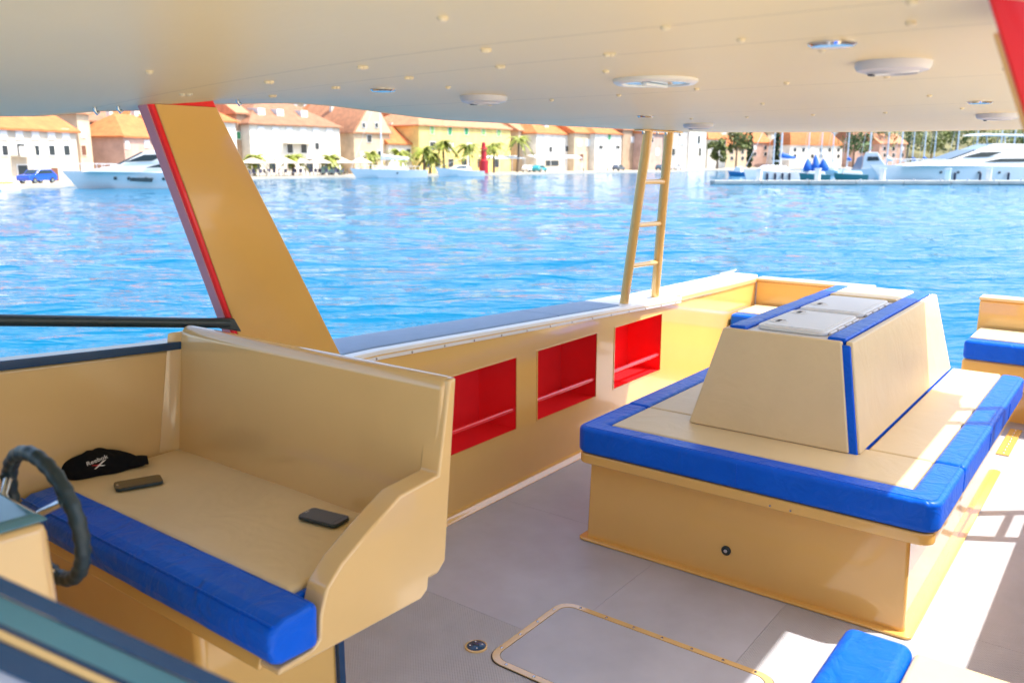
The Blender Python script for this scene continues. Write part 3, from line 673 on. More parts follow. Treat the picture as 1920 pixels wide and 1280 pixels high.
def wall_m(n, c): return pm(n, c, .85, var=.2, vs=.45, bump=.3, bs=4, bdist=.02)
WC = dict(white=wall_m('plaster_white', (.72, .68, .60)), stone=wall_m('stone_pale', (.58, .51, .41)), beige=wall_m('plaster_beige', (.60, .46, .31)), yellow=wall_m('plaster_yellow', (.78, .60, .22)),
          grey=wall_m('stone_grey', (.46, .42, .37)), brown=wall_m('stone_brown', (.42, .29, .19)), rose=wall_m('plaster_rose', (.52, .34, .27)))
def tile_m(n, c):
    m = pm(n, c, .8, var=.22, vs=.9); t = m.node_tree; L = t.links; tc = t.nodes.new('ShaderNodeTexCoord')
    wv = t.nodes.new('ShaderNodeTexWave'); wv.inputs['Scale'].default_value = 3.2; wv.inputs['Distortion'].default_value = .4
    L.new(tc.outputs['Object'], wv.inputs['Vector']); bp = t.nodes.new('ShaderNodeBump'); bp.inputs['Distance'].default_value = .08; bp.inputs['Strength'].default_value = .6
    L.new(wv.outputs['Fac'], bp.inputs['Height']); L.new(bp.outputs[0], t.nodes['Principled BSDF'].inputs['Normal']); return m
RC = dict(orange=tile_m('tile_orange', (.62, .20, .06)), brown=tile_m('tile_brown', (.36, .18, .10)), pale=tile_m('tile_pale', (.58, .27, .14)))
GL = pm('window_dark', (.03, .04, .05), .1, coat=.4); SHW = pm('shutter_white', (.75, .75, .74), .6); SHG = pm('shutter_green', (.03, .26, .10), .6); SHL = pm('shutter_pale_green', (.22, .42, .14), .6); SHB = pm('door_brown', (.16, .06, .03), .6)
WT = dict(dark=(SHW, GL), white=(SHW, SHW), green=(SHW, SHG), lime=(SHW, SHL), brown=(WC['stone'], SHB), bare=(WC['stone'], GL))

def house(label, px0, px1, ye, Yp, depth, kind, rise, wc, rc, wins=(), adir=(1, 0), base=None, extras=None, name='house', group='waterfront houses'):
    a = Vector((adir[0], adir[1], 0)).normalized(); n = Vector((a.y, -a.x, 0)); b = -n
    P0 = Yp if isinstance(Yp, Vector) else Vector((0, gp((px0+px1)/2, shore((px0+px1)/2), 0).y+7+(Yp-120)*.5, 0))
    def hit(x, y):
        d = ray(x, y); t = (P0-CAM).dot(n)/d.dot(n); p = CAM+d*t; return (p-P0).dot(a), p.z
    s0, ze = hit(px0, ye); s1, _ = hit(px1, ye); zb = ZQ-.6 if base is None else base
    def Q(s, dd, z): return P0+a*s+b*dd+Vector((0, 0, z))
    t = thing(name, Q((s0+s1)/2, 0, zb), label, 'house', group)
    mk('wall', MB().hexa([Q(s0, 0, zb), Q(s1, 0, zb), Q(s1, depth, zb), Q(s0, depth, zb)], [Q(s0, 0, ze), Q(s1, 0, ze), Q(s1, depth, ze), Q(s0, depth, ze)]), WC[wc], t)
    o = .45; rz = ze+rise; th = .22
    e = [Q(s0-o, -o, ze+.01), Q(s1+o, -o, ze+.01), Q(s1+o, depth+o, ze+.01), Q(s0-o, depth+o, ze+.01)]; e2 = [p+Vector((0, 0, th)) for p in e]
    m = MB()
    if kind == 'hip':
        k = min(depth/2, (s1-s0)/2-.5); r0, r1 = Q(s0+k, depth/2, rz), Q(s1-k, depth/2, rz)
        m.add(e+e2+[r0, r1], [(0, 3, 2, 1), (0, 1, 5, 4), (1, 2, 6, 5), (2, 3, 7, 6), (3, 0, 4, 7), (4, 5, 9, 8), (5, 6, 9), (6, 7, 8, 9), (7, 4, 8)])
    elif kind == 'gable':
        r0, r1 = Q(s0-o, depth/2, rz), Q(s1+o, depth/2, rz)
        m.add(e+e2+[r0, r1], [(0, 3, 2, 1), (0, 1, 5, 4), (2, 3, 7, 6), (4, 5, 9, 8), (6, 7, 8, 9), (1, 2, 6, 9, 5), (3, 0, 4, 8, 7)])
    else:                                    # gable facing the water
        sm = (s0+s1)/2; r0, r1 = Q(sm, -o, rz+th), Q(sm, depth+o, rz+th)
        m.add(e+e2+[r0, r1], [(0, 3, 2, 1), (1, 2, 6, 5), (3, 0, 4, 7), (5, 6, 9, 8), (7, 4, 8, 9), (0, 1, 5, 8, 4), (2, 3, 7, 9, 6)])
        mk('gable', MB().prism([Q(s0, -.03-o, ze+.24), Q(s1, -.03-o, ze+.24), Q(sm, -.03-o, rz)], b*.02), WC[wc], t)
    rf = mk('roof', m, RC[rc], t)
    for j in range(2):
        sx = lerp(s0, s1, .3+.45*j)
        mk('chimney', MB().hexa([Q(sx, depth*.55, ze+.3), Q(sx+.6, depth*.55, ze+.3), Q(sx+.6, depth*.55+.6, ze+.3), Q(sx, depth*.55+.6, ze+.3)], [Q(sx, depth*.55, rz+.7), Q(sx+.6, depth*.55, rz+.7), Q(sx+.6, depth*.55+.6, rz+.7), Q(sx, depth*.55+.6, rz+.7)]), WC['white'], rf)
    for x, y, wpx, hpx, ty in wins:
        sc0, zc = hit(x, y); sl, _ = hit(x-wpx/2, y); sr, _ = hit(x+wpx/2, y); hh = abs(hit(x, y-hpx/2)[1]-hit(x, y+hpx/2)[1])/2; f, g_ = WT[ty]; d0 = -o-.06 if (kind == 'front' and zc > ze) else 0
        fo = mk('window', MB().hexa([Q(sl-.12, d0-.10, zc-hh-.12), Q(sr+.12, d0-.10, zc-hh-.12), Q(sr+.12, d0+.02, zc-hh-.12), Q(sl-.12, d0+.02, zc-hh-.12)], [Q(sl-.12, d0-.10, zc+hh+.12), Q(sr+.12, d0-.10, zc+hh+.12), Q(sr+.12, d0+.02, zc+hh+.12), Q(sl-.12, d0+.02, zc+hh+.12)]), f, t)
        mk('pane', MB().hexa([Q(sl, d0-.13, zc-hh), Q(sr, d0-.13, zc-hh), Q(sr, d0-.05, zc-hh), Q(sl, d0-.05, zc-hh)], [Q(sl, d0-.13, zc+hh), Q(sr, d0-.13, zc+hh), Q(sr, d0-.05, zc+hh), Q(sl, d0-.05, zc+hh)]), g_, fo)
    if extras: extras(t, hit, Q, rf, ze, rz, depth)
    return t
def balcony(px0, px1, y):
    def f(t, hit, Q, rf, ze, rz, dp):
        s0, z = hit(px0, y); s1, _ = hit(px1, y)
        bl = mk('balcony', MB().hexa([Q(s0, -1.2, z-.15), Q(s1, -1.2, z-.15), Q(s1, 0, z-.15), Q(s0, 0, z-.15)], [Q(s0, -1.2, z), Q(s1, -1.2, z), Q(s1, 0, z), Q(s0, 0, z)]), WC['stone'], t)
        mk('railing', MB().hexa([Q(s0, -1.2, z+.05), Q(s1, -1.2, z+.05), Q(s1, -1.12, z+.05), Q(s0, -1.12, z+.05)], [Q(s0, -1.2, z+1.0), Q(s1, -1.2, z+1.0), Q(s1, -1.12, z+1.0), Q(s0, -1.12, z+1.0)]), WC['white'], bl)
    return f
def dormers(px_list):
    def f(t, hit, Q, rf, ze, rz, dp):
        for p in px_list:
            s, _ = hit(p, 225); zz = lerp(ze, rz, .35)
            mk('skylight', MB().hexa([Q(s-.7, dp*.12, zz-.3), Q(s+.7, dp*.12, zz-.3), Q(s+.7, dp*.3, zz+.5), Q(s-.7, dp*.3, zz+.5)], [Q(s-.7, dp*.12, zz+.9), Q(s+.7, dp*.12, zz+.9), Q(s+.7, dp*.3, zz+1.0), Q(s-.7, dp*.3, zz+1.0)]), SHW, rf)
    return f
def both(*fs_):
    return lambda *a: [f(*a) for f in fs_]
def row(xs_, y, w_, h, ty): return [(x, y, w_, h, ty) for x in xs_]
LD = (.905, .425)
LP = gp(60, 98, 0)
house('pale three storey stone house with orange roof at far left of shore', -260, 140, 232, LP, 11, 'gable', 3.6, 'stone', 'orange',
      row((5, 35, 65, 95, 122), 252, 11, 17, 'white')+row((8, 67, 96, 124), 282, 10, 18, 'dark')+[(38, 281, 14, 22, 'dark'), (42, 322, 18, 24, 'dark'), (102, 328, 12, 26, 'brown'), (70, 322, 9, 14, 'white')], LD, extras=balcony(20, 50, 292))
house('narrow beige house squeezed beside the far left stone house', 143, 166, 214, LP+Vector((3, 6, 0)), 9, 'front', 1.5, 'beige', 'pale', [(155, 250, 7, 14, 'white'), (156, 282, 8, 18, 'brown')], LD)
house('grey stone house with brown roof and white window above the large yacht', 164, 246, 229, LP+Vector((6, 12, 0)), 12, 'gable', 3.2, 'grey', 'brown', [(184, 241, 11, 15, 'dark'), (222, 240, 10, 18, 'white'), (190, 272, 13, 18, 'white')], LD)
house('small rose house with steep orange roof left of tan pillar', 231, 330, 258, LP+Vector((6, 5, 0)), 8, 'hip', 3.4, 'rose', 'orange', [(238, 272, 5, 12, 'white'), (275, 270, 8, 12, 'white')], LD)
house('pale house with gable end peeking out above the rose house', 236, 300, 222, LP+Vector((16, 24, 0)), 10, 'front', 5.0, 'stone', 'orange', [(256, 218, 5, 9, 'lime')], LD)
house('white house with orange roof just right of the tan pillar', 330, 441, 226, 128, 12, 'hip', 4.0, 'white', 'orange', [(400, 245, 8, 14, 'white'), (425, 250, 8, 14, 'white')])
house('narrow brown house with green shutter in the gap beside pillar', 443, 462, 214, 131, 10, 'gable', 3.0, 'brown', 'pale', [(447, 254, 6, 13, 'green')])
house('large white house with brown and orange roof and central balcony', 467, 636, 234, 126, 16, 'hip', 5.6, 'white', 'brown',
      row((489, 516, 542, 568, 592, 617), 246, 10, 15, 'white')+[(490, 276, 10, 18, 'white'), (517, 276, 10, 18, 'white'), (543, 278, 10, 18, 'dark'), (569, 278, 10, 18, 'dark'), (594, 274, 7, 12, 'dark'), (618, 275, 11, 14, 'white')]
      + row((480, 510, 545, 580, 615), 308, 12, 18, 'bare'), extras=both(balcony(530, 580, 268), dormers((505, 540, 585))))
house('tall pale gabled house behind the moored sailing yacht', 663, 731, 250, 126, 16, 'front', 6.2, 'beige', 'pale', [(678, 235, 5, 8, 'dark'), (702, 235, 5, 8, 'dark'), (692, 260, 8, 13, 'dark'), (712, 290, 8, 13, 'dark'), (680, 292, 8, 12, 'white')])
house('low tiled house between the gabled house and the yellow building', 728, 782, 271, 126, 9, 'gable', 3.6, 'white', 'orange', row((742, 765), 286, 7, 12, 'dark'))
house('long yellow building with green shutters and orange hipped roof', 785, 957, 236, 126, 14, 'hip', 5.0, 'yellow', 'pale',
      [(810, 244, 6, 14, 'lime'), (843, 245, 6, 15, 'green'), (874, 245, 6, 15, 'green'), (906, 246, 6, 14, 'lime'), (935, 248, 6, 14, 'lime'), (811, 273, 10, 13, 'dark'), (845, 275, 8, 13, 'white'), (880, 276, 8, 13, 'white')]
      + row((800, 820, 845, 870, 900, 930), 306, 9, 15, 'bare'))
house('white waterfront house with awning right of the tallest palm', 1006, 1073, 251, 123, 18, 'hip', 5.5, 'white', 'orange', [(1032, 280, 5, 10, 'dark'), (1044, 278, 9, 14, 'white'), (1062, 279, 4, 10, 'dark'), (1035, 306, 24, 10, 'bare')], extras=dormers((1040, 1066)))
house('ochre side building between yellow building and white awning house', 972, 1004, 246, 130, 14, 'gable', 4.0, 'beige', 'pale', [(985, 290, 6, 10, 'bare')])
house('beige terrace house left of the white shuttered house by ladder post', 1077, 1112, 250, 121, 15, 'gable', 4.5, 'beige', 'orange', [(1086, 268, 6, 12, 'white'), (1102, 268, 6, 12, 'white'), (1090, 295, 6, 12, 'brown')])
house('narrow white house with small windows left of the ladder post', 1116, 1166, 251, 120, 16, 'hip', 4.6, 'white', 'orange', [(1142, 257, 5, 10, 'green'), (1126, 276, 7, 6, 'dark'), (1158, 276, 7, 6, 'dark'), (1132, 300, 6, 12, 'white')])
house('brown stone house directly behind the ladder post', 1168, 1204, 244, 122, 16, 'gable', 4.6, 'brown', 'pale', [(1186, 262, 6, 10, 'white')])
house('beige stone house seen between the two ladder post tubes', 1207, 1243, 250, 119, 18, 'gable', 4.5, 'rose', 'orange', [(1222, 262, 5, 9, 'dark'), (1232, 285, 5, 12, 'white')])
house('wide grey stone house right of the ladder post', 1246, 1290, 240, 119, 18, 'gable', 5.0, 'grey', 'pale', [(1278, 264, 9, 12, 'white'), (1262, 285, 6, 12, 'dark')])
house('tall white tower like house mirrored in the water', 1293, 1325, 238, 116, 16, 'hip', 4.0, 'white', 'orange', [(1310, 262, 4, 14, 'dark'), (1312, 285, 4, 14, 'bare')])
# houses farther right and up the hill
def hill_house(label, px0, px1, ye, d, kind, rise, wc, rc, wins=(), dp=10):
    P = gp((px0+px1)/2, d, 0); zb = hz((px0+px1)/2, d)-3
    return house(label, px0, px1, ye, P, dp, kind, rise, wc, rc, wins, (.93, -.37), base=zb, group='houses on the slope')
HH = [(1328, 1362, 262, 275, 'hip', 5, 'white', 'orange', 'small white house with orange roof right of the white tower house'),
      (1362, 1402, 276, 300, 'gable', 4, 'beige', 'orange', 'low orange roofed house left of the nearer cypress'),
      (1405, 1445, 268, 318, 'gable', 4.5, 'rose', 'orange', 'rose house with orange roof between the two cypresses'),
      (1482, 1580, 272, 315, 'hip', 7, 'white', 'orange', 'broad white house with orange hipped roof behind bare masts'),
      (1604, 1640, 262, 330, 'gable', 5, 'rose', 'brown', 'rose house with brown roof among trees above grey canvas boat'),
      (1650, 1700, 270, 330, 'gable', 4, 'rose', 'pale', 'low rose house behind the masts left of the big white yacht'),
      (1580, 1600, 240, 350, 'gable', 4, 'white', 'pale', 'tall narrow white house left of the marina trees'),
      (1350, 1400, 240, 360, 'gable', 5, 'beige', 'orange', 'beige house on slope just below roof edge right of tower house'),
      (1440, 1500, 248, 370, 'gable', 5, 'beige', 'orange', 'beige house on slope above the blue sail covers'),
      (1510, 1570, 240, 385, 'gable', 5, 'stone', 'pale', 'stone house on slope above the broad white house')]
for p0, p1, ye, d, k, rs, wc, rc, lb in HH:
    n = max(2, int((p1-p0)/16)); hill_house(lb, p0, p1, ye, d, k, rs, wc, rc, [(lerp(p0, p1, (i+.5)/n), ye+9+12*j, 5, 7, random.choice(['dark', 'white', 'dark'])) for i in range(n) for j in range(2)])
SL = [(405, 460, 206, 175, 'white', 'orange', 'white hillside house behind the narrow brown house'), (590, 650, 208, 185, 'stone', 'orange', 'stone hillside house above right end of the large white house'),
      (640, 690, 216, 178, 'white', 'pale', 'white hillside house left of the gabled house peak'), (655, 705, 198, 215, 'beige', 'orange', 'beige hillside house highest behind the sailing yacht mast'),
      (700, 745, 215, 192, 'white', 'orange', 'white hillside house right of the gabled house peak'), (735, 775, 226, 180, 'beige', 'orange', 'beige hillside house above the low tiled house'),
      (755, 800, 207, 225, 'stone', 'pale', 'stone hillside house above left corner of yellow building'), (955, 1005, 226, 215, 'white', 'orange', 'white hillside house between yellow building and awning house'),
      (1060, 1120, 236, 240, 'stone', 'orange', 'stone hillside house above beige terrace house'), (480, 540, 192, 225, 'white', 'orange', 'white hillside house above the large white house'),
      (545, 600, 190, 235, 'beige', 'orange', 'beige hillside house at roof edge above large white house'), (15, 130, 205, 150, 'beige', 'orange', 'beige hillside house behind far left stone house'), (170, 235, 200, 150, 'stone', 'orange', 'stone hillside house behind the grey stone house')]
for p0, p1, ye, d, wc, rc, lb in SL:
    n = max(2, int((p1-p0)/18)); hill_house(lb, p0, p1, ye, d, random.choice(['gable', 'hip']), 3.6, wc, rc, [(lerp(p0, p1, (i+.5)/n), ye+9+13*j, 5, 8, random.choice(['dark', 'white', 'green'])) for i in range(n) for j in range(2)])

# ------------------------------------------------------------------ vegetation
leafm = pm('leaf_green', (.075, .13, .03), .6, var=.45, vs=.8); leaf2 = pm('leaf_olive', (.16, .19, .05), .6, var=.4, vs=.8); cypm = pm('cypress_green', (.03, .06, .02), .7, var=.4); bark = pm('bark', (.17, .12, .08), .9, var=.3, vs=4)
palmm = pm('palm_green', (.24, .27, .03), .5, var=.4, vs=.7)
def palm(px_, ycrown, d, label, r=2.3):
    p = gp(px_, d, ZQ); zc = H-(ycrown-302)*d/F*1.0
    t = thing('palm_tree', p, label, 'palm', 'palms along the quay')
    lean = Vector((random.uniform(-.25, .25), random.uniform(-.25, .25), 0)); top = Vector((p.x, p.y, zc))+lean
    mk('trunk', MB().tube([p, p.lerp(top, .5)+lean*.2, top], [.28, .22, .2], 8), bark, t)
    m = MB()
    for i in range(34):
        a = random.uniform(0, 6.283); up_ = random.uniform(-.25, 1.1); L_ = r*random.uniform(.8, 1.1); dr = Vector((math.cos(a), math.sin(a), 0)); sd_ = Vector((-dr.y, dr.x, 0)); prev = None
        for k in range(7):
            u = k/6; c = top+dr*L_*u*math.cos(up_*.6)+Vector((0, 0, L_*(up_*.8*u-.85*u*u)))
            if prev is not None:
                for sg in (-1, 1):
                    wd = .42*math.sin(math.pi*min(1, .15+u*.85))+.05
                    m.add([prev, c, c+sd_*sg*wd-Vector((0, 0, .22))+dr*.25, prev.lerp(c, .35)+sd_*sg*wd*.9-Vector((0, 0, .2))+dr*.2], [(0, 1, 2, 3)])
            prev = c
    mk('crown', m, palmm, t, fix=False)
PAL = [(476, 296, 'short palm among parasols nearest the tan pillar'), (548, 295, 'short palm in front of the large white house balcony'), (621, 296, 'short palm at right end of the large white house'), (694, 289, 'short palm left of the yacht mast'),
       (752, 288, 'palm just above the sailing yacht boom'), (795, 282, 'palm at left corner of the yellow building'), (833, 270, 'tall palm at second and third shutters of yellow building'), (806, 293, 'low palm in front of the yellow building corner'), (880, 276, 'palm left of the red beacon'), (926, 275, 'palm right of the red beacon'), (970, 263, 'tallest palm at right end of the yellow building')]
for x, y, lb in PAL: palm(x, y, shore(x)+4.5, lb, 2.6 if x < 700 else 3.4)
def tree(px_, yb, yt, d, wpx, label, mat=leafm, cyp=False):
    p = gp(px_, d, hz(px_, d)-1); zt = H-(yt-302)*d/F; r = wpx/2*d/F; t = thing('cypress' if cyp else 'tree', p, label, 'tree', 'trees on the slope'); hgt = zt-p.z
    mk('trunk', MB().tube([p, p+Vector((.2, 0, hgt*.5)), p+Vector((0, .2, hgt*.8))], [.35, .25, .1], 7), bark, t)
    m = MB()
    if cyp: cl_ = [(p+Vector((0, 0, hgt*(.15+.85*k/7))), r*(1-.75*abs(k/7-.3))) for k in range(8)]
    else: cl_ = [(p+Vector((random.uniform(-r, r)*.7, random.uniform(-r, r)*.7, hgt*random.uniform(.42, .9))), r*random.uniform(.32, .55)) for _ in range(13)]
    for c, rr in cl_:
        for _ in range(60):
            v = Vector((random.gauss(0, 1), random.gauss(0, 1), random.gauss(0, 1))).normalized()*rr*random.uniform(.6, 1.05); s_ = random.uniform(.35, .75)
            a = Vector((random.gauss(0, 1), random.gauss(0, 1), random.gauss(0, 1))).normalized(); b = a.orthogonal().normalized()
            q_ = c+v; m.add([q_-a*s_, q_+b*s_*.7, q_+a*s_, q_-b*s_*.7], [(0, 1, 2, 3)])
    mk('crown', m, mat, t, fix=False)
TR = [(1380, 240, 275, 48, 'olive tree right of the white tower house', leaf2, 255), (1600, 232, 310, 60, 'leafy tree left of the marina tree line', leafm, 240), (1650, 228, 335, 70, 'green tree behind masts left of the big yacht', leaf2, 240), (1700, 225, 350, 80, 'green tree behind the tallest marina mast', leafm, 240),
      (1745, 232, 330, 60, 'tree just left of the big yacht flybridge roof', leaf2, 240), (1790, 226, 345, 80, 'dense tree behind flybridge roof of the big yacht', leafm, 240), (1850, 230, 340, 80, 'dense tree above the big yacht upper deck', leaf2, 240), (1905, 228, 345, 80, 'dense tree at right picture edge behind the big yacht', leafm, 240), (1960, 228, 345, 80, 'dense tree beyond right picture edge', leafm, 240), (1345, 262, 262, 30, 'small tree between tower house and small white house', leaf2, 270), (755, 236, 182, 26, 'small green tree beside hillside houses left of yellow building', leafm, 240)]
for x, yt, d, wp, lb, mt, _ in TR: tree(x, 300, yt, d, wp, lb, mt)
tree(1405, 300, 240, 285, 12, 'dark slim cypress left of the blue sail covers', cypm, True); tree(1455, 300, 238, 290, 13, 'dark slim cypress above the blue sail covers', cypm, True)

# ------------------------------------------------------------------ quay furniture
canv = pm('parasol_canvas', (.74, .62, .46), .8, var=.08); 
def parasol(px_, d, label):
    p = gp(px_, d, ZQ); t = thing('parasol', p, label, 'parasol', 'cafe parasols on the quay')
    mk('pole', MB().tube([p, p+Vector((0, 0, 2.5))], .05, 6), bark, t)
    mk('canopy', MB().lathe([(2.0, 1.95), (2.02, 2.05), (1.0, 2.5), (.05, 2.95)], p, n=8), canv, t); mk('foot', MB().lathe([(.35, 0), (.35, .1), (.06, .15)], p, n=8), stone, t)
ORD = 'leftmost second third fourth fifth sixth seventh eighth ninth tenth eleventh twelfth thirteenth fourteenth fifteenth'.split()
for k, x in enumerate((474, 500, 532, 562, 598, 640, 676)): parasol(x, shore(x)+3.2+(k % 2)*.6, 'beige cone parasol, %s%s in the cafe row on the quay' % (ORD[k], '' if k == 0 else ' from the left'))
cb = random.Random(3); chm = [pm('chair_grey', (.25, .26, .3), .6), pm('chair_dark', (.06, .06, .10), .6), pm('chair_white', (.6, .6, .6), .6)]
ch0 = None
for k in range(26):
    x = 468+k*7.2; d = shore(x)+1.0+cb.uniform(0, 1.6); p = gp(x, d, ZQ+.02)
    if ch0 is None:
        ch0 = thing('cafe_chair', p, 'small cafe chair in the row under the quay parasols', 'chair', 'cafe chairs on the quay')
        mk('seat', MB().box(p.x-.23, p.x+.23, p.y-.23, p.y+.23, p.z+.42, p.z+.47), chm[0], ch0); mk('backrest', MB().box(p.x-.23, p.x+.23, p.y+.19, p.y+.23, p.z+.47, p.z+.95), chm[1], ch0)
        for sx in (-1, 1):
            for sy in (-1, 1): mk('leg', MB().tube([(p.x+sx*.2, p.y+sy*.2, p.z), (p.x+sx*.2, p.y+sy*.2, p.z+.42)], .025, 6), chm[1], ch0)
    else: dup(ch0, p, cb.uniform(0, 6), 1.15)
bc = gp(907, shore(907)+1.2, ZQ); t = thing('harbour_beacon', bc, 'red harbour light beacon standing at the quay edge', 'beacon')
zt = H-(268-302)*(shore(907)+1.2)/F
rdm = pm('beacon_red', (.55, .02, .03), .4)
mk('column', MB().lathe([(.9, 0), (.9, 2.4), (.55, 2.6), (.5, (zt-ZQ)*.75)], bc, n=14), rdm, t); mk('lantern', MB().lathe([(.7, (zt-ZQ)*.76), (.7, (zt-ZQ)*.8), (.4, (zt-ZQ)*.82), (.4, (zt-ZQ)*.97), (.05, zt-ZQ)], bc, n=14), rdm, t)
def pergola(px0, px1, ytop, label, mat):
    d = shore((px0+px1)/2)+3; a = gp(px0, d, ZQ); b = gp(px1, shore(px1)+3, ZQ); zt = H-(ytop-302)*d/F; ax = (b-a).normalized(); dp = Vector((-ax.y, ax.x, 0))*3.5; U3 = Vector((0, 0, zt-ZQ))
    t = thing('awning', (a+b)/2, label, 'awning')
    mk('canopy', MB().hexa([a+U3, b+U3, b+dp+U3*1.18, a+dp+U3*1.18], [a+U3*1.06, b+U3*1.06, b+dp+U3*1.24, a+dp+U3*1.24]), mat, t)
    for k in range(4):
        q_ = a.lerp(b, k/3)+dp*.04; mk('pole', MB().tube([q_, q_+U3], .06, 6), SHW, t)
pergola(912, 985, 298, 'white flat cafe awning right of the red beacon', SHW); pergola(1003, 1092, 297, 'wide white awning in front of white waterfront house', SHW)
def bollard(px_, label):
    p = gp(px_, shore(px_)+.6, ZQ+.02); t = mk('bollard', MB().lathe([(.22, 0), (.2, .5), (.3, .6), (.28, .75), (.05, .8)], p, n=10), stone); tag(t, label, 'bollard', 'stone bollards on the quay edge')
for k, x in enumerate((500, 780, 1015, 1095, 1140, 1200, 1265)): bollard(x, 'low pale stone bollard, %s%s along the quay edge' % (ORD[k], '' if k == 0 else ' from the left'))
tyre = pm('tyre', (.015, .015, .015), .8); carglass = pm('car_glass', (.03, .05, .06), .08, coat=.5)
def car(px_, d, yaw, col, label):
    p = gp(px_, d, ZQ+.02); c, s = math.cos(yaw), math.sin(yaw)
    def w_(x, y, z): return Vector((p.x+x*c-y*s, p.y+x*s+y*c, p.z+z))
    t = thing('car', p, label, 'car', 'cars parked on the quay'); pt = pm('car_paint', col, .25, coat=.6, var=.03)
    prof = [(-2.0, .3), (2.0, .3), (2.05, .65), (1.9, .85), (1.0, .98), (.45, 1.42), (-1.2, 1.46), (-1.85, 1.0), (-2.05, .8)]
    mk('body', MB().prism([w_(x, -.8, z) for x, z in prof], w_(0, .8, 0)-w_(0, -.8, 0)), pt, t, bevel=.07)
    for sg in (-1, 1):
        mk('side_window', MB().prism([w_(x, sg*.805, z) for x, z in [(.9, .98), (.42, 1.35), (-1.1, 1.38), (-1.5, 1.0)]], w_(0, sg*.01, 0)-w_(0, 0, 0)), carglass, t)
        for x in (-1.25, 1.25):
            wl = mk('wheel', MB().lathe([(.2, -.1), (.31, -.1), (.31, .1), (.2, .1)], w_(x, sg*.74, .31), w_(0, 1, 0)-w_(0, 0, 0), 16), tyre, t)
            mk('rim', MB().lathe([(.19, -.105), (.19, .105)], w_(x, sg*.74, .31), w_(0, 1, 0)-w_(0, 0, 0), 12), M['steel'], wl)
    mk('windscreen', MB().prism([w_(1.0, -.66, 1.0), w_(1.0, .66, 1.0), w_(.5, .6, 1.4), w_(.5, -.6, 1.4)], Vector((.02*c, .02*s, .02))), carglass, t)
car(66, 91, R(25+180), (.01, .08, .55), 'bright blue car parked on the quay at far left')
car(1012, shore(1012)+4, R(8), (.03, .32, .36), 'teal car parked left of the wide white awning'); car(992, shore(992)+6, R(10), (.7, .7, .7), 'white van like car beside the teal car')
car(1240, shore(1240)+4, R(5), (.05, .09, .12), 'dark car parked right behind the ladder post'); car(1160, shore(1160)+5, R(5), (.08, .1, .13), 'dark car parked left of ladder post'); car(1268, shore(1268)+5, R(0), (.7, .72, .75), 'white car parked right of the ladder post')
car(620, shore(620)+5, R(5), (.25, .55, .6), 'pale turquoise van like car behind the cafe chairs')

